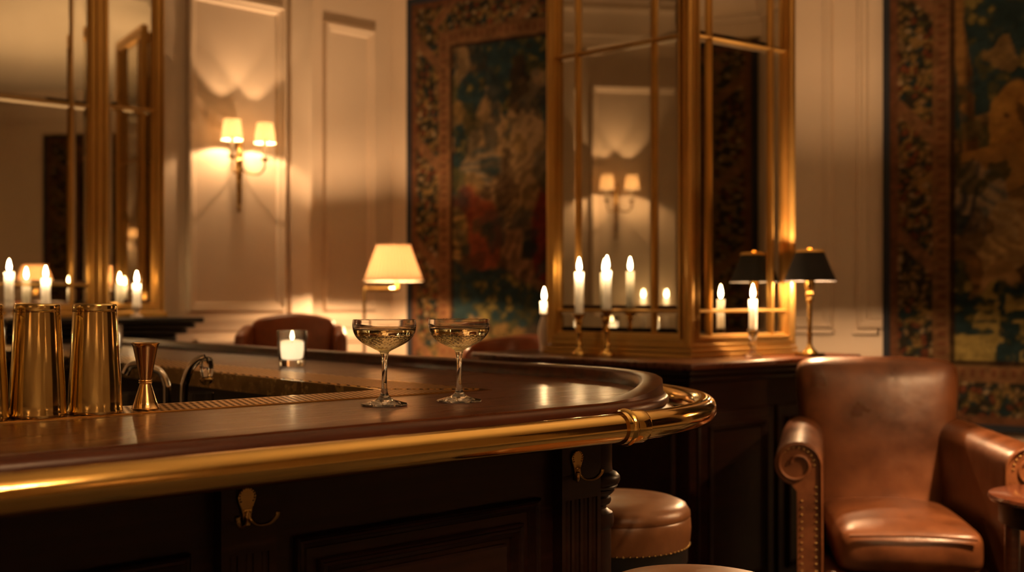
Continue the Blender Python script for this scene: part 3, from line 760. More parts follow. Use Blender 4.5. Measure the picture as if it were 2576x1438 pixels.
MB(parent=bl).lathe([(rm-.0016,zm),(rt-.0016,zt_-.001),(rt-.0024,zt_-.001),(rm-.0024,zm)], 64, closed=True).build('shade_lining', 'gold_lining', bl)
MB(parent=bl).lathe([(rt+.0075,zt_-.010),(rt+.0018,zt_),(rt-.003,zt_+.001),(rt-.001,zt_-.004)], 64, closed=True).build('gold_rim', 'gold_lining', bl)
MB(parent=bl).lathe([(0,zt_-.004),(.008,zt_),(.009,zt_+.006),(.005,zt_+.012),(0,zt_+.013)], 20).build('finial', 'brass', bl)
mb = MB(parent=bl)
for q in range(3):
    a = q*2*PI/3; mb.tube([(0,0,zt_-.002),(rt*math.cos(a)*.98,rt*math.sin(a)*.98,zt_-.003)], .0012, 6)
mb.tube([(0,0,zl(702)),(0,0,zt_)], .002, 8)
mb.build('spider', 'brass', bl)
lamp('bulb', bl, (0,0,zb+.014), 40.0, .014)
lamp('bulb', bl, (0,0,zt_-.028), 26.0, .010)

# ------------------------------------------------------------------ double sconce
def make_sconce(loc, th, label, pw):
    s = thing('wall_sconce', label, 'sconce', loc, th, 'double brass wall sconces')
    # local: x along wall, -y out of the wall, z up; z=0 at the arm height
    mb = MB(parent=s)
    mb.lathe([(0,-.255),(.006,-.252),(.010,-.240),(.012,-.21),(.014,-.14),(.018,-.05),(.022,.0),(.018,.02),(.024,.035),(.018,.05),(.022,.07),(.016,.09),(.020,.12),(.012,.15),(.016,.165),(.008,.18),(0,.19)], 20, (0,-.022,0))
    mb.build('back_plate', 'brass_dull', s)
    for sg in (-1, 1):
        x, y = sg*.098, -.130
        P = spline([(0,-.035,.0),(sg*.03,-.05,-.035),(sg*.076,-.1,-.042),(sg*.096,-.127,-.01),(x,y,.03)], 8)
        a = MB(parent=s).tube(P, .0055, 10).build('arm', 'brass_dull', s)
        MB(parent=s).lathe([(0,.025),(.010,.026),(.022,.034),(.026,.040),(.020,.042),(.012,.046)], 24, (x,y,0)).build('drip_pan', 'brass_dull', a)
        MB(parent=s).lathe([(.0125,.044),(.0125,.145),(.010,.147)], 20, (x,y,0)).build('candle_sleeve', 'wax', s)
        MB(parent=s).lathe([(.058,.126),(.044,.236),(.0432,.236),(.0572,.126)], 48, (x,y,0), closed=True).build('lamp_shade', 'shade', s)
        lamp('bulb', s, (x,y,.146), pw, .014)
    return s
xs, ds = hit(597, TA, YA)
sc1 = make_sconce((*tow(TA, xs, YA), zat(420, ds)), TA, 'double brass wall sconce with ivory shades on the panelled wall', 10.5)
ZS = zat(420, ds)
# the sconce mirrored in the case hangs on the left wall
def reflect_ray(px, th, y):
    x, dd = hit(px, th, y+.014); X, Y = tow(th, x, y+.014)
    nrm = Vector(tow(th, 0, -1)); v = Vector(((px-CX)/F_PX, 1)); r = v-2*v.dot(nrm)*nrm
    return Vector((X,Y)), r
o_, r_ = reflect_ray(1558, thL, yL); tt = (XF+.12-o_.x)/r_.x; yS = o_.y+r_.y*tt
dup(sc1, (XF, yS, ZS), R90, 'double brass wall sconce seen only as a reflection in the mirrored case')
dup(sc1, (XF, .6, ZS), R90, 'double brass wall sconce added as fill light on the left wall outside the frame')  # remaining sconces are unseen, added to brighten the room
dup(sc1, (-1.6, YE, ZS), PI, 'double brass wall sconce added as unseen fill light on the back wall, left of centre')
dup(sc1, (1.4, YE, ZS), PI, 'double brass wall sconce added as unseen fill light on the back wall, right of centre')
dup(sc1, (XD, -1.1, ZS), -R90, 'double brass wall sconce added as fill light on the right wall outside the frame')

# console with candles by the left wall, for the bright reflections
o2, r2 = reflect_ray(1619, thL, yL); t2_ = (XF+.22-o2.x)/r2.x; ya = o2.y+r2.y*t2_
o3, r3 = reflect_ray(1677, thL, yL); t3_ = (XF+.22-o3.x)/r3.x; yb = o3.y+r3.y*t3_
cs = thing('console_table', 'dark console table against the left wall, reflected in the mirrored case', 'table', (XF+.2, (ya+yb)/2, 0), 0)
MB(parent=cs).box(-.17,-.5,1.02,.17,.35,1.06).build('top', 'wood_top', cs, bevel=.006)
for sx in (-.14,.14):
    for sy in (-.46,.31): MB(parent=cs).box(sx-.02,sy-.02,0,sx+.02,sy+.02,1.02).build('leg', 'wood', cs)
for k, yy in enumerate((ya, yb)):
    make_candle((XF+.22, yy, 1.06), .235, .018, ('lit candle on the console table nearer the corner', 'lit candle on the console table further from the corner')[k], 'candles on the console table')

# ------------------------------------------------------------------ pleated lamps
def make_pleat(loc, th, label, zc, pw, sw=.165, st=.092, sh=.208):
    l = thing('floor_lamp', label, 'lamp', loc, th, 'pleated floor lamps')
    zb = zc-sh/2; zt_ = zc+sh/2
    MB(parent=l).lathe([(0,0),(.13,0),(.13,.015),(.10,.022),(.02,.030),(.011,.04)], 40, (-.165,0,0)).build('base', 'brass_dull', l)
    MB(parent=l).lathe([(.009,.03),(.009,zb-.05),(.012,zb-.048),(.012,zb-.03),(0,zb-.025)], 20, (-.165,0,0)).build('pole', 'brass_dull', l)
    MB(parent=l).box(-.17,-.006,zb-.054,.03,.006,zb-.036).build('swing_arm', 'brass', l, bevel=.002)
    MB(parent=l).lathe([(0,zb-.058),(.014,zb-.056),(.014,zb-.03),(.009,zb-.02),(.009,zb+.03)], 20, (.02,0,0)).build('socket', 'brass', l)
    MB(parent=l).lathe([(sw,zb),(st,zt_)], 288, (.0,0,0), rf=lambda a,z,jj: 1+.011*math.sin(a*72)).build('lamp_shade', 'shade_pleat', l, smooth=80) if False else None
    V = []; n = 320
    mb = MB(parent=l)
    mb.lathe([(sw,zb),(sw*.72+st*.28,zb+sh*.28),(sw*.4+st*.6,zb+sh*.6),(st,zt_),(st-.001,zt_),(sw-.001,zb)], n, rf=lambda a,z,jj: 1+.018*math.sin(a*40), closed=True)
    mb.build('lamp_shade', 'shade_pleat', l, smooth=80)
    for r_, z_ in ((sw+.002,zb+.004),(st+.002,zt_-.004)):
        MB(parent=l).tube([(r_*math.cos(a*2*PI/48), r_*math.sin(a*2*PI/48), z_) for a in range(48)], .004, 8, closed=True).build('trim_band', 'shade', l)
    lamp('bulb', l, (0,0,zb+.05), pw*.6, .022)
    lamp('bulb', l, (0,0,zt_-.06), pw*.4, .018)
    return l
dL = 6.25
pL = pt(990, 760, dL)
fl = make_pleat((pL.x, pL.y, 0), 0., 'brass swing-arm floor lamp with a lit pleated shade beside the left tapestry', zat(661, dL), 40.)
# second lamp outside the frame, mirrored in the overmantel glass
V_ = pt(90, 668, 9.6)
nA = Vector(tow(TA, 0, -1)); yv = tof(TA, V_.x, V_.y)[1]
q = Vector((V_.x, V_.y))+2*(yv-(YA-.03))*nA
print('second lamp at', q)
fl2 = dup(fl, (q.x, q.y, 0), 2.2, 'brass swing-arm floor lamp with a pleated shade, seen only in the overmantel mirror')

# unseen fill light added behind the viewer to brighten the room and the brass
cd = thing('fill_chandelier', 'brass fill light with small ivory shades, added unseen behind the viewer', 'fill_chandelier', (.9, .2, 2.45), 0)
MB(parent=cd).lathe([(0,-.14),(.02,-.12),(.05,-.06),(.03,-.02),(.02,.03),(.045,.10),(.02,.16),(.012,.22),(.012,CEIL-2.45-.03),(.06,CEIL-2.45-.02),(.06,CEIL-2.45-.001),(0,CEIL-2.45-.001)], 32).build('stem', 'brass', cd)
for q in range(8):
    a = q*PI/4+.2; ca, sa = math.cos(a), math.sin(a)
    P = spline([(.03*ca,.03*sa,-.05),(.16*ca,.16*sa,-.10),(.30*ca,.30*sa,-.06),(.36*ca,.36*sa,.02)], 8)
    ar = MB(parent=cd).tube(P, .007, 10).build('arm', 'brass', cd)
    MB(parent=cd).lathe([(.012,.02),(.022,.026),(.012,.034),(.0125,.12),(.010,.122)], 20, (.36*ca,.36*sa,0)).build('candle_sleeve', 'wax', ar)
    MB(parent=cd).lathe([(.066,.10),(.048,.22),(.0472,.22),(.0652,.10)], 40, (.36*ca,.36*sa,0), closed=True).build('lamp_shade', 'shade', ar)
    lamp('bulb', cd, (.36*ca,.36*sa,.15), 13., .016)

for o in fl2.children:
    if o.type == 'LIGHT': o.data = o.data.copy(); o.data.energy = 70 if o.location.z > 1.5 else 16
# ------------------------------------------------------------------ mantel and overmantel mirror
mx1, md = hit(486, TA, YA-.12)
MZ = zat(797, md)
mt = thing('mantelpiece', 'black mantelpiece below the gilt overmantel mirror', 'mantelpiece', (*tow(TA, mx1-1.2, YA), 0), TA)
ML = 1.2
MB(parent=mt).box(-ML,-.25,MZ-.028,ML-.0,-.004,MZ).build('shelf', 'black', mt, bevel=.006)
MB(parent=mt).box(-ML+.03,-.22,MZ-.055,ML-.03,-.004,MZ-.028).box(-ML+.06,-.19,MZ-.085,ML-.06,-.004,MZ-.055).box(-ML+.10,-.15,MZ-.13,ML-.10,-.004,MZ-.085).build('bed_moulding', 'black', mt, bevel=.012)
MB(parent=mt).box(-ML+.12,-.13,MZ-.30,ML-.12,-.004,MZ-.13).build('frieze', 'black', mt, bevel=.004)
for sx in (-1,1): MB(parent=mt).box(sx*(ML-.13),-.13,.004,sx*(ML-.33),-.004,MZ-.29).build('jamb', 'black', mt, bevel=.004)
MB(parent=mt).box(-ML+.33,-.02,.004,ML-.33,-.004,MZ-.3).build('firebox', 'dark', mt)
om = thing('overmantel_mirror', 'tall gilt triptych mirror standing above the black mantelpiece', 'mirror', (*tow(TA, mx1-1.2, YA), MZ), TA)
yM = YA-.030
hA = lambda px: hit(px, TA, yM)[0]
dA = lambda px: hit(px, TA, yM)[1]
z_hi, z_lo = zat(268, dA(300)), zat(716, dA(120))
xr0, xr1 = hA(247), hA(411)
mirror_face(om, TA, yM, xr0, xr1, MZ+.015, 3.15, [], [z_hi], fw=.064)
wc = hA(247)-hA(-255)
mirror_face(om, TA, yM, xr0-wc, xr0, MZ+.015, 3.15, [hA(182), hA(-170)], [z_lo, zat(252, dA(100))], fw=.056)
mirror_face(om, TA, yM, xr0-wc-(xr1-xr0), xr0-wc, MZ+.015, 3.15, [], [z_hi], fw=.064)
MB(TA).box(xr0-wc-(xr1-xr0)-.01, yM-.035, MZ+.001, xr1+.01, YA-.002, MZ+.030).build('base_rail', 'gilt', om, bevel=.005)
MB(TA).box(xr0-wc-(xr1-xr0), yM+.018, MZ+.01, xr1, YA-.002, 3.15).build('backing', 'dark', om)
GM = 'white candles on the mantelpiece'
def mcandle(px, y_flame, y_stick, delta, lab, slab):
    x, dd = hit(px, TA, yM+.014-delta); X, Y = tow(TA, x, yM+.014-delta)
    hs = zat(y_stick, dd)-MZ
    make_stick((X,Y,MZ+.0006), hs, slab, M['ceramic'], 'low candle holders on the mantelpiece', 3)
    make_candle((X,Y,MZ+hs-.003), zat(y_flame, dd)-MZ-hs+.003, .0205, lab, GM)
mcandle(23, 684, 772, .13, 'tallest of the lit white candles on the mantelpiece', 'low holder under the tallest mantelpiece candle')
mcandle(115, 700, 772, .14, 'lit white candle on the mantelpiece in front of the reflected lamp', 'low holder under the mantelpiece candle in front of the reflected lamp')
mcandle(344, 712, 772, .11, 'lit white candle on the mantelpiece nearest the end of the shelf', 'low holder nearest the end of the mantel shelf')

# ------------------------------------------------------------------ tapestries
def hashn(ix, iy, seed):
    h = (ix.astype(np.int64)*374761393+iy.astype(np.int64)*668265263+seed*1442695041) & 0xffffffff
    h = ((h ^ (h >> 13))*1274126177) & 0xffffffff
    return ((h ^ (h >> 16)) & 0xffff)/65535.
def vn(x, y, seed):
    ix, iy = np.floor(x), np.floor(y); fx, fy = x-ix, y-iy
    fx = fx*fx*(3-2*fx); fy = fy*fy*(3-2*fy)
    a = hashn(ix,iy,seed); b = hashn(ix+1,iy,seed); c = hashn(ix,iy+1,seed); d = hashn(ix+1,iy+1,seed)
    return (a*(1-fx)+b*fx)*(1-fy)+(c*(1-fx)+d*fx)*fy
def fbm(x, y, seed, o=4):
    s = 0; a = .5; t = 0
    for i in range(o): s = s+a*vn(x*2**i, y*2**i, seed+i); t += a; a *= .55
    return s/t
def smooth(a, b, v): t = np.clip((v-a)/(b-a), 0, 1); return t*t*(3-2*t)
def mixc(c, col, m): return c*(1-m[...,None])+np.array(col)*m[...,None]
TEAL, OLIVE, OCHRE, TAN, CREAM, RUST, RED, BROWN, NAVY = (.012,.024,.026),(.040,.038,.016),(.15,.092,.032),(.17,.11,.052),(.26,.19,.105),(.12,.038,.018),(.10,.020,.012),(.040,.022,.011),(.012,.018,.030)
def border_col(a, w, L, seed):
    """floral garland; a across the border (m), L along it (m)"""
    c = np.ones(a.shape+(3,))*np.array((.020,.017,.012))
    wx = a+.05*(fbm(L*7,a*7,seed)-.5); wy = L+.06*(fbm(a*9,L*9,seed+3)-.5)
    n = fbm(wx*24, wy*24, seed+5, 4)
    c = mixc(c, OLIVE, smooth(.44,.52,n)); c = mixc(c, OCHRE, smooth(.53,.62,n)); c = mixc(c, TEAL, smooth(.58,.66,fbm(wx*26,wy*26,seed+9,3)))
    # fruit, leaves and blossoms
    for (cs, s2, k) in ((.062,21,.34),(.040,31,.40)):
        gx, gy = wx/cs, wy/cs
        ix, iy = np.floor(gx), np.floor(gy); cx = hashn(ix,iy,seed+s2)*.5+.25; cy = hashn(ix,iy,seed+s2+1)*.5+.25; hh = hashn(ix,iy,seed+s2+2)
        el = .7+.6*hashn(ix,iy,seed+s2+3)
        r = np.hypot((gx-ix-cx)*el, (gy-iy-cy)/el)+.12*(fbm(gx*3,gy*3,seed+s2,2)-.5)
        core = smooth(k+.03,k-.08,r); shd = .45+.55*smooth(k,.05,r)
        for lo, hi, col in ((0,.16,TAN),(.16,.34,RUST),(.34,.52,OCHRE),(.52,.62,CREAM)):
            mm = core*((hh >= lo)*(hh < hi))
            c = c*(1-mm[...,None])+(np.array(col)*shd[...,None])*mm[...,None]
    # ribbon
    rb = np.abs(((L+.35*a/ max(w,1e-3)*.6) % .62)-.31)
    c = mixc(c, (.15,.075,.035), smooth(.050,.038,rb)*.85)
    return c
def make_tapestry(name, label, x0, x1, z0, z1, bw, sw, paint, seed, n_m=.0085):
    y = YB-.058
    nx, nz = int((x1-x0)/n_m), int((z1-z0)/n_m)
    X, Z = np.meshgrid(np.linspace(x0,x1,nx), np.linspace(z0,z1,nz))
    u, v = X-x0, Z-z0; W, H = x1-x0, z1-z0
    e = np.minimum(np.minimum(u, W-u), np.minimum(v, H-v))
    side = np.minimum(u, W-u) < np.minimum(v, H-v)
    L = np.where(side, v, u)
    c = paint(X, Z, seed)
    cb = border_col(e-.03, bw, L, seed)
    inb = e < bw
    c = np.where(inb[...,None], cb, c)
    st = (.125,.064,.028)
    mk = smooth(bw-.004,bw,e)*smooth(bw+sw+.004,bw+sw,e)
    c = mixc(c, st, mk); tick = (np.abs(((L/.045) % 1)-.5) < .2)*(np.abs(e-bw-sw/2) < sw*.2)
    c = mixc(c, (.09,.03,.015), mk*tick*.8)
    mk = smooth(bw+sw,bw+sw+.004,e)*smooth(bw+sw+.024,bw+sw+.018,e); c = mixc(c, (.022,.010,.006), mk)
    mk = smooth(.045,.040,e); c = mixc(c, (.11,.048,.024), mk)
    c *= (.42+.72*fbm(X*28, Z*34, seed+50, 3))[...,None]
    c *= (.86+.28*fbm(X*60, Z*160, seed+40, 2))[...,None]
    c = np.clip(c, 0, 1)
    yy = y+.010*np.sin(X*5+seed)*.5+.004*np.sin(X*17+Z*1.5)
    t = thing(name, label, 'tapestry', (*tow(TB, (x0+x1)/2, y), z0), TB, 'figured verdure tapestries')
    mb = MB(TB)
    V = [(a,b,d_) for a,b,d_ in zip(X.ravel(), yy.ravel(), Z.ravel())]+[(a,b+.008,d_) for a,b,d_ in zip(X.ravel(), yy.ravel(), Z.ravel())]
    N = nx*nz
    idx = np.arange(N).reshape(nz,nx)
    Fq = np.stack([idx[:-1,:-1],idx[:-1,1:],idx[1:,1:],idx[1:,:-1]],-1).reshape(-1,4)
    Fc = [tuple(q) for q in Fq.tolist()]+[tuple(k+N for k in q[::-1]) for q in Fq.tolist()]
    rim = list(idx[0,:])+list(idx[1:,-1])+list(idx[-1,::-1][1:])+list(idx[::-1,0][1:-1])
    Fc += [(int(b),int(a),int(a)+N,int(b)+N) for a,b in zip(rim, rim[1:]+rim[:1])]
    mb.v = [Vector(p) for p in V]; mb.f = Fc
    o = mb.build('woven_field', 'weave', t, smooth=60, recalc=False)
    at = o.data.color_attributes.new('weave', 'FLOAT_COLOR', 'POINT')
    buf = np.ones((2*N,4), np.float32); buf[:N,:3] = c.reshape(-1,3); buf[N:,:3] = c.reshape(-1,3)
    at.data.foreach_set('color', buf.ravel())
    MB(TB).frame(x0-.030, x1+.030, z0-.030, z1+.030, [(0,-.004),(0,.016),(.004,.020),(.034,.020),(.034,-.004)], y+.012).build('edging', 'edging', t)
    MB(TB).tube([(x0-.04,y+.02,z1+.035),(x1+.04,y+.02,z1+.035)], .010, 10).build('hanging_rod', 'brass_dull', t)
    return t
def blob(X, Z, px, py, rx, ry, seed, rough=.5, fr=9.):
    """soft organic patch centred where (px, py) falls on the wall; radii in metres"""
    cx, dd = hit(px, TB, YB); cz = zat(py, dd)
    q = np.hypot((X-cx)/rx, (Z-cz)/ry)+rough*(fbm(X*fr,Z*fr,seed,4)-.5)*2
    return smooth(1.08,.92,q)
def ground(X, Z, seed):
    wx = X+.10*(fbm(X*5,Z*5,seed,3)-.5); wz = Z+.14*(fbm(X*5,Z*5,seed+7,3)-.5)
    c = np.ones(X.shape+(3,))*np.array((.13,.080,.028))
    c = mixc(c, TAN, smooth(.5,.62,fbm(wx*4,wz*3,seed+1)))
    c = mixc(c, OLIVE, smooth(.5,.56,fbm(wx*5,wz*5,seed+2)))
    c = mixc(c, BROWN, smooth(.55,.62,fbm(wx*11,wz*8,seed+3))*.8)
    c = mixc(c, OCHRE, smooth(.58,.64,fbm(wx*13,wz*13,seed+4))*.6)
    return c
def foliage(c, X, Z, m, seed):
    n = fbm(X*22,Z*22,seed,3); k = fbm(X*7,Z*7,seed+5,3)
    c = mixc(c, TEAL, m)
    c = mixc(c, OLIVE, m*smooth(.52,.6,n)*.9); c = mixc(c, (.13,.10,.03), m*smooth(.62,.70,n)*smooth(.4,.55,k)*.9)
    return c
def mottle(c, X, Z, n, seed, pal):
    rg = np.random.default_rng(seed)
    x0, x1, z0, z1 = X.min(), X.max(), Z.min(), Z.max()
    for i in range(n):
        cx, cz = rg.uniform(x0,x1), rg.uniform(z0,z1); rx, rz = rg.uniform(.03,.10), rg.uniform(.04,.15); a = rg.uniform(-1,1)
        sx = (slice(max(0,int((cz-.3-z0)/(z1-z0)*X.shape[0])), int((cz+.3-z0)/(z1-z0)*X.shape[0])+1), slice(max(0,int((cx-.3-x0)/(x1-x0)*X.shape[1])), int((cx+.3-x0)/(x1-x0)*X.shape[1])+1))
        Xs, Zs = X[sx], Z[sx]
        if Xs.size == 0: continue
        dx, dz = Xs-cx, Zs-cz; u = dx*math.cos(a)+dz*math.sin(a); v = -dx*math.sin(a)+dz*math.cos(a)
        q = np.hypot(u/rx, v/rz)+.9*(fbm(Xs*16,Zs*16,seed+i,3)-.5)*2
        m = smooth(1.,.8,q)*rg.uniform(.45,.9); col = np.array(pal[rg.integers(len(pal))])*rg.uniform(.6,1.1)
        st = .65+.6*fbm(u*50,v*14,seed+i+7,2)
        c[sx] = c[sx]*(1-m[...,None])+(col*st[...,None])*m[...,None]
    return c
def folds(c, X, Z, m, cols, ang, fr, seed):
    a = math.cos(ang)*X+math.sin(ang)*Z; b = -math.sin(ang)*X+math.cos(ang)*Z
    ph = a*fr+3.2*fbm(X*5,Z*5,seed,3)+b*b*2
    w = .5+.5*np.sin(ph*2*PI); w = np.clip(w*.62+.5*(fbm(X*14,Z*14,seed+2,3)-.25), 0, 1)
    cc = np.array(cols[0])*(1-w[...,None])+np.array(cols[1])*w[...,None]
    return c*(1-m[...,None])+cc*m[...,None]
def paint_left(X, Z, sd):
    c = ground(X, Z, sd)
    for (px,py,rx,ry) in ((1275,150,.16,.34),(1240,250,.14,.22),(1160,370,.09,.19),(1330,110,.20,.22),(1175,215,.10,.13),(1140,470,.06,.10),(1300,620,.12,.10),(1420,200,.3,.5),(1500,600,.2,.3)):
        c = foliage(c, X, Z, blob(X,Z,px,py,rx,ry,sd+int(px),.45), sd+11)
    for (px,py,rx,ry,cols,ang,fr) in ((1245,350,.10,.24,((.11,.07,.03),TAN),1.25,9),(1225,440,.15,.16,((.035,.045,.04),TAN),.7,11),(1285,520,.16,.22,(TAN,BROWN),1.2,8),(1340,420,.13,.36,((.08,.05,.022),(.17,.11,.05)),1.5,7),
                                      (1190,540,.11,.17,(RED,RUST),.9,9),(1235,600,.12,.24,(RUST,(.15,.04,.018)),1.9,9),(1160,590,.09,.16,((.22,.14,.05),OLIVE),.6,10),(1330,640,.14,.26,((.17,.10,.05),(.07,.04,.02)),2.,8),(1378,600,.07,.30,(RED,(.08,.012,.008)),1.6,10),(1130,640,.06,.14,(RED,OCHRE),1.,9)):
        c = folds(c, X, Z, blob(X,Z,px,py,rx,ry,sd+int(py),.32,7.), cols, ang, fr, sd+int(px))
    c = mottle(c, X, Z, 190, 11, (TEAL,TEAL,OLIVE,BROWN,OCHRE,TAN,BROWN,(.02,.03,.03)))
    for (px,py,rx,ry) in ((1230,735,.30,.13),(1150,760,.14,.20),(1300,770,.25,.12)):
        c = foliage(c, X, Z, blob(X,Z,px,py,rx,ry,sd+int(px)+3,.5), sd+17)
    return c
def paint_right(X, Z, sd):
    c = ground(X, Z, sd)
    for (px,py,rx,ry) in ((2480,60,.42,.36),(2560,140,.25,.30),(2500,230,.16,.13),(2400,260,.11,.14),(2390,120,.10,.22),(2600,60,.4,.4),(2445,250,.08,.09),(2700,200,.3,.4)):
        c = foliage(c, X, Z, blob(X,Z,px,py,rx,ry,sd+int(px),.42,10.), sd+11)
    cx, dd = hit(2424, TB, YB)
    tr = smooth(.040,.028,np.abs(X-cx-.03*np.sin(Z*4)-.05*(fbm(Z*3,Z*0,sd)-.5)))*(Z > zat(420,dd))
    c = mixc(c, (.16,.085,.025), tr); c = mixc(c, (.05,.024,.008), tr*smooth(.0,.03,X-cx))
    for (px,py,rx,ry,cols,ang,fr) in ((2560,330,.11,.24,((.24,.13,.03),(.17,.085,.022)),.9,4),(2530,420,.20,.12,((.22,.12,.03),OCHRE),.3,4)):
        c = folds(c, X, Z, blob(X,Z,px,py,rx,ry,sd+int(py),.3,6.), cols, ang, fr, sd+int(px))
    for (px,py,rx,ry,cols,ang,fr) in ((2447,500,.080,.17,(NAVY,CREAM),-.55,16),(2500,520,.075,.19,((.04,.055,.06),CREAM),.45,16),(2545,590,.11,.16,(CREAM,(.20,.13,.05)),.2,14),(2500,640,.16,.09,((.30,.20,.09),(.12,.08,.03)),.1,12)):
        c = folds(c, X, Z, blob(X,Z,px,py,rx,ry,sd+int(py),.22,6.), cols, ang, fr, sd+int(px))
    for (px,py,rx,ry,cols,ang,fr) in ((2430,690,.09,.13,((.16,.085,.026),BROWN),.9,7),(2520,740,.10,.18,((.26,.16,.07),(.15,.09,.03)),1.4,6)):
        c = folds(c, X, Z, blob(X,Z,px,py,rx,ry,sd+int(py),.25,6.), cols, ang, fr, sd+int(px))
    c = mottle(c, X, Z, 110, 12, (TEAL,OLIVE,BROWN,OCHRE,OLIVE,(.10,.055,.02)))
    for (px,py,rx,ry) in ((2460,850,.30,.18),(2550,800,.2,.16),(2410,740,.07,.14),(2650,850,.3,.25)):
        m = blob(X,Z,px,py,rx,ry,sd+int(px)+5,.45)
        c = foliage(c, X, Z, m, sd+19)
        lf = smooth(.56,.62,fbm(X*12+3*fbm(X*6,Z*6,sd,2),Z*12,sd+33,3))
        c = mixc(c, (.20,.15,.045), m*lf)
    return c
xl0 = hx(1040, TB, YB-.03); dl = hit(1040, TB, YB)[1]
make_tapestry('tapestry', 'dark figured tapestry with red drapery hanging between the pleated lamp and mirrored case', xl0, xl0+1.75, .72, zat(8, dl)-.02, .205, .085, paint_left, 3)
xr = hx(2240, TB, YB-.03); db = hit(2440, TB, YB)[1]
make_tapestry('tapestry', 'dark verdure tapestry with a floral border hanging behind the leather armchair', xr, xr+2.15, zat(1064, db), 3.15, .205, .075, paint_right, 5)
# a third hanging on the unseen right wall is the dark shape in the overmantel mirror
t3 = dup([o for o in bpy.data.objects if o.get('label','').startswith('dark figured')][0], (XD-.03, 2.5, .72), -R90, 'dark figured tapestry seen only as a reflection in the overmantel mirror')
t3.location = (XD-.05, 2.74, .72); t3.scale = (1.35, 1, 1)

# ------------------------------------------------------------------ club armchair
ch = thing('armchair', 'tan leather club armchair with rolled studded arms before the right tapestry', 'armchair', (1.300, 3.795, 0), math.radians(-9))
# local: -y is the front
FY, BY = -.30, .33
mb = MB(parent=ch).rbox(-.255,.20,.36,.255,.36,1.045,.055,puff=(0,.025,.012))
def lean(p):
    t = (p.z-.4)/.65
    w = 1+.17*max(0,t)-.02
    return (p.x*w, p.y+.07*t+.025*math.cos(p.x*6)*(1 if p.y < .28 else 0)*max(0,1-abs(t-.5)*2)*0-.0, p.z)
mb.warp(lean).build('back', 'leather', ch, smooth=80, sub=1)
mb = MB(parent=ch).rbox(-.225,FY-.035,.405,.225,.24,.545,.045,puff=(.0,.022,.040))
mb.build('seat_cushion', 'leather', ch, smooth=80, sub=1)
mb = MB(parent=ch)
z_p = .475
mb.tube([(-.190,FY-.050,z_p+.052),(0,FY-.060,z_p+.060),(.190,FY-.050,z_p+.052)], .005, 8).build('cushion_piping', 'leather', ch)
MB(parent=ch).rbox(-.27,FY-.02,.14,.27,.30,.40,.02,puff=(0,.008,0)).build('seat_base', 'leather', ch, smooth=80)
def arm(sg):
    axis = lambda yv: sg*(.325-.075*(yv-FY)/.6)
    cx = 0.
    rc = .078; zc = .745
    sec = []
    for i in range(24):
        a = PI-i*(1.42*PI)/23     # from the inner side over the top to underneath outside
        r_ = rc*(1-.16*i/23)
        sec.append((cx+sg*.020+sg*r_*math.cos(a), zc+r_*math.sin(a)))
    inner = [(cx+sg*(.020-rc), zc-.10),(cx+sg*(.020-rc+.004), .30),(cx+sg*(.020-rc+.006), .14)]
    outer_ = [(cx+sg*.020, zc-.085),(cx+sg*.018, .40),(cx+sg*.018, .14)]
    poly = inner[::-1]+sec+outer_
    ys = [FY-.045, FY-.040, FY-.02, -.1, .1, .27, .30]
    sc_ = [.97, 1, 1, 1, 1, 1, .98]
    V = []; m = len(poly)
    for k, yv in enumerate(ys):
        for (x, z) in poly:
            rise = .018*max(0,(yv-FY))/.6
            V.append((axis(yv)+x*sc_[k], yv, z+ (rise if z > .5 else 0)))
    Fc = [(k*m+q, k*m+(q+1)%m, (k+1)*m+(q+1)%m, (k+1)*m+q) for k in range(len(ys)-1) for q in range(m)]+[tuple(range(m)), tuple((len(ys)-1)*m+q for q in range(m-1,-1,-1))]
    a_ = MB(parent=ch).add(V, Fc).build('arm', 'leather', ch, smooth=50)
    # front facing with a spiral welt
    cx = axis(FY-.045)
    sp = []
    for i in range(40):
        t = i/39; a = PI-t*2.9*PI; r_ = rc*(.95-.70*t)
        sp.append((cx+sg*.020+sg*r_*math.cos(a), FY-.047, zc+r_*math.sin(a)))
    MB(parent=ch).tube([(cx+sg*(.024-rc), FY-.046, .16),(cx+sg*(.022-rc), FY-.047, .5)]+sp, .0055, 8).build('scroll_welt', 'leather', a_)
    stud = MB(parent=ch)
    def nail(x, z): stud.lathe([(0,.0026),(.0028,.0018),(.0038,0),(.0028,-.0018),(0,-.0026)], 6, (x, FY-.046, z))
    for i in range(24):
        nail(cx+sg*(.038-rc), .17+i*.022); 
        if i < 22: nail(cx+sg*.004, .17+i*.022)
    for i in range(14):
        a = PI-i*1.2*PI/13; nail(cx+sg*.020+sg*rc*.70*math.cos(a), zc+rc*.70*math.sin(a))
    stud.build('nail_trim', 'brass_dull', a_)
arm(-1); arm(1)
for sx in (-.27,.27):
    for sy in (FY+.02,.26): MB(parent=ch).lathe([(0,0),(.018,0),(.024,.06),(.028,.142),(0,.142)], 16, (sx,sy,0)).build('leg', 'wood', ch)

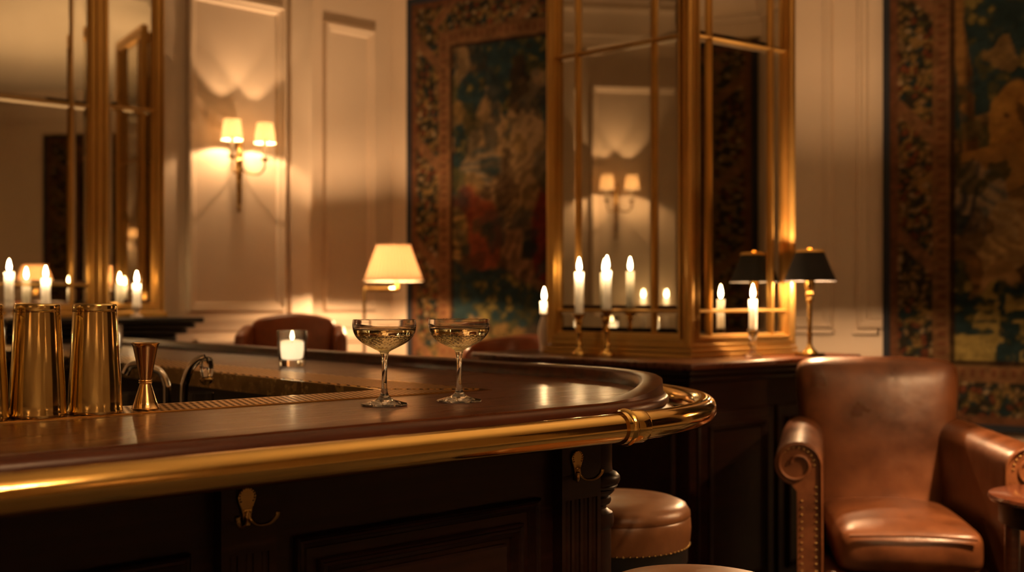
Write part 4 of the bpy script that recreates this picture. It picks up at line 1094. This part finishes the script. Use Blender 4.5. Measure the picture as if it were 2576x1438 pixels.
# wing chair behind the bar and a low chair behind the sideboard
dW = 5.45; pw_ = pt(735, 760, dW)
wc_ = thing('wing_chair', 'chestnut leather wing chair behind the bar, below the sconce wall', 'armchair', (pw_.x, dW, 0), .12)
mb = MB(parent=wc_).rbox(-.215,.0,.42,.215,.13,1.17,.05,puff=(0,.02,0))
mb.warp(lambda p: (p.x, p.y+.10*(p.z-.45), p.z+(.035*math.cos(p.x*7.5) if p.z > 1.0 else 0))).build('back', 'leather_red', wc_, smooth=80, sub=1)
for sg in (-1,1):
    mb = MB(parent=wc_).rbox(sg*.215-.032,-.17,.62,sg*.215+.032,.10,1.145,.030)
    mb.warp(lambda p: (p.x+sg*(-(p.y-.1)*.10), p.y+.10*(p.z-.45), p.z-(.20*max(0,-(p.y))*1.2 if p.z > .9 else 0))).build('wing', 'leather_red', wc_, smooth=80, sub=1)
    MB(parent=wc_).rbox(sg*.25-.055,-.42,.18,sg*.25+.055,.10,.66,.05).build('arm', 'leather_red', wc_, smooth=80)
MB(parent=wc_).rbox(-.20,-.45,.30,.20,.06,.47,.05,puff=(0,0,.02)).build('seat_cushion', 'leather_red', wc_, smooth=80)
MB(parent=wc_).rbox(-.24,-.42,.14,.24,.12,.32,.02).build('seat_base', 'leather_red', wc_, smooth=80)
for sx in (-.22,.22):
    for sy in (-.38,.08): MB(parent=wc_).lathe([(0,0),(.016,0),(.026,.145),(0,.145)], 12, (sx,sy,0)).build('leg', 'wood', wc_)
dT = 5.55; pt_ = pt(1296, 760, dT)
tc_ = thing('tub_chair', 'low chestnut leather chair behind the end of the sideboard, under the left tapestry', 'armchair', (pt_.x, dT, 0), -.5)
mb = MB(parent=tc_)
N = 28; V = []; Fc = []
for i in range(N+1):
    a = -.15*PI+i*1.3*PI/N
    for (r_, z_) in ((.20,.30),(.19,.95),(.205,1.085-.06*abs(i/N-.5)**1.5*3),(.235,1.10-.06*abs(i/N-.5)**1.5*3),(.27,1.07-.06*abs(i/N-.5)**1.5*3),(.275,.9),(.26,.16),(.22,.16)):
        V.append((r_*math.cos(a), r_*math.sin(a), z_))
for i in range(N):
    for q in range(8): Fc.append((i*8+q,(i+1)*8+q,(i+1)*8+(q+1)%8,i*8+(q+1)%8))
Fc += [tuple(range(8)), tuple(N*8+q for q in range(7,-1,-1))]
mb.add(V, Fc).build('back', 'leather_red', tc_, smooth=60, sub=1)
MB(parent=tc_).lathe([(0,.16),(.20,.16),(.205,.40),(.19,.47),(.12,.49),(0,.495)], 32).build('seat_cushion', 'leather_red', tc_, smooth=60)
for q in range(4): MB(parent=tc_).lathe([(0,0),(.014,0),(.022,.165),(0,.165)], 12, (.15*math.cos(q*PI/2+.78),.15*math.sin(q*PI/2+.78),0)).build('leg', 'wood', tc_)

# ------------------------------------------------------------------ stools
def make_stool(p, label, zt_=.765, R=.19):
    s = thing('bar_stool', label, 'stool', p, 0, 'round leather bar stools')
    MB(parent=s).lathe([(0,zt_),(R*.5,zt_-.002),(R*.80,zt_-.008),(R*.93,zt_-.018),(R*.985,zt_-.034),(R*.99,zt_-.044),(R*.975,zt_-.048),(R*.99,zt_-.052),(R,zt_-.075),(R*.985,zt_-.105),(R*.97,zt_-.118),(0,zt_-.118)][::-1], 64).build('seat', 'leather_stool', s, smooth=50)
    o = MB(parent=s).lathe([(0,zt_-.165),(R*.93,zt_-.165),(R*.955,zt_-.160),(R*.955,zt_-.119),(0,zt_-.117)], 64).build('seat_ring', 'black', s)
    mb = MB(parent=s)
    for i in range(72):
        a = i*2*PI/72; mb.lathe([(0,.003),(.0034,.002),(.0042,0),(.0034,-.002),(0,-.003)], 6, (R*.975*math.cos(a), R*.975*math.sin(a), zt_-.117))
    mb.build('nail_trim', 'brass_dull', o)
    for q in range(4):
        a = q*PI/2+.6
        MB(parent=s).tube([(R*.60*math.cos(a),R*.60*math.sin(a),zt_-.16),(R*.92*math.cos(a),R*.92*math.sin(a),0)], [.020,.014], 12).build('leg', 'wood', s)
    MB(parent=s).tube([(R*.80*math.cos(i*2*PI/40),R*.80*math.sin(i*2*PI/40),.27) for i in range(40)], .010, 10, closed=True).build('footrest', 'brass_dull', s)
    return s
st1 = make_stool((on_px(1550, 2.84), 2.84, 0), 'round leather bar stool tucked under the rounded end of the bar')
dup(st1, (on_px(1752, 1.975), 1.975, 0), .5, 'round leather bar stool cut off by the bottom edge of the picture')
# side table
dS = 3.14
tb = thing('side_table', 'round mahogany side table beside the leather armchair, cut by the picture edge', 'table', (on_px(2676, dS), dS, 0), 0)
zt_ = zat(1246, dS)
MB(parent=tb).lathe([(0,zt_-.022),(.185,zt_-.022),(.196,zt_-.018),(.200,zt_-.010),(.196,zt_-.002),(.188,zt_),(0,zt_)], 72).build('table_top', 'wood_red', tb, smooth=40)
MB(parent=tb).lathe([(0,zt_-.085),(.165,zt_-.085),(.170,zt_-.080),(.170,zt_-.021),(0,zt_-.021)], 64).build('apron', 'wood', tb)
for q in range(4):
    a = q*PI/2+PI+.05
    MB(parent=tb).tube([(.148*math.cos(a),.148*math.sin(a),zt_-.03),(.152*math.cos(a),.152*math.sin(a),.3),(.165*math.cos(a),.165*math.sin(a),0)], [.022,.018,.012], 12).build('leg', 'wood_red', tb)

# ------------------------------------------------------------------ world and view
w = bpy.data.worlds.new('world'); SC.world = w; w.use_nodes = True
w.node_tree.nodes['Background'].inputs[0].default_value = (.02,.012,.006,1); w.node_tree.nodes['Background'].inputs[1].default_value = .2
for o in bpy.data.objects:
    for k in ('_fr','_th','_o'):
        if k in o: del o[k]
vs = SC.view_settings; vs.view_transform = 'Standard'; vs.look = 'None'; vs.gamma = 1.0; vs.exposure = 1.25; vs.use_curve_mapping = False
cy = SC.cycles
cy.use_denoising = True; cy.max_bounces = 10; cy.diffuse_bounces = 4; cy.glossy_bounces = 5; cy.transmission_bounces = 10; cy.transparent_max_bounces = 8
cy.caustics_reflective = False; cy.caustics_refractive = False; cy.sample_clamp_indirect = 4.0; cy.blur_glossy = .5
try: cy.use_light_tree = True
except Exception: pass
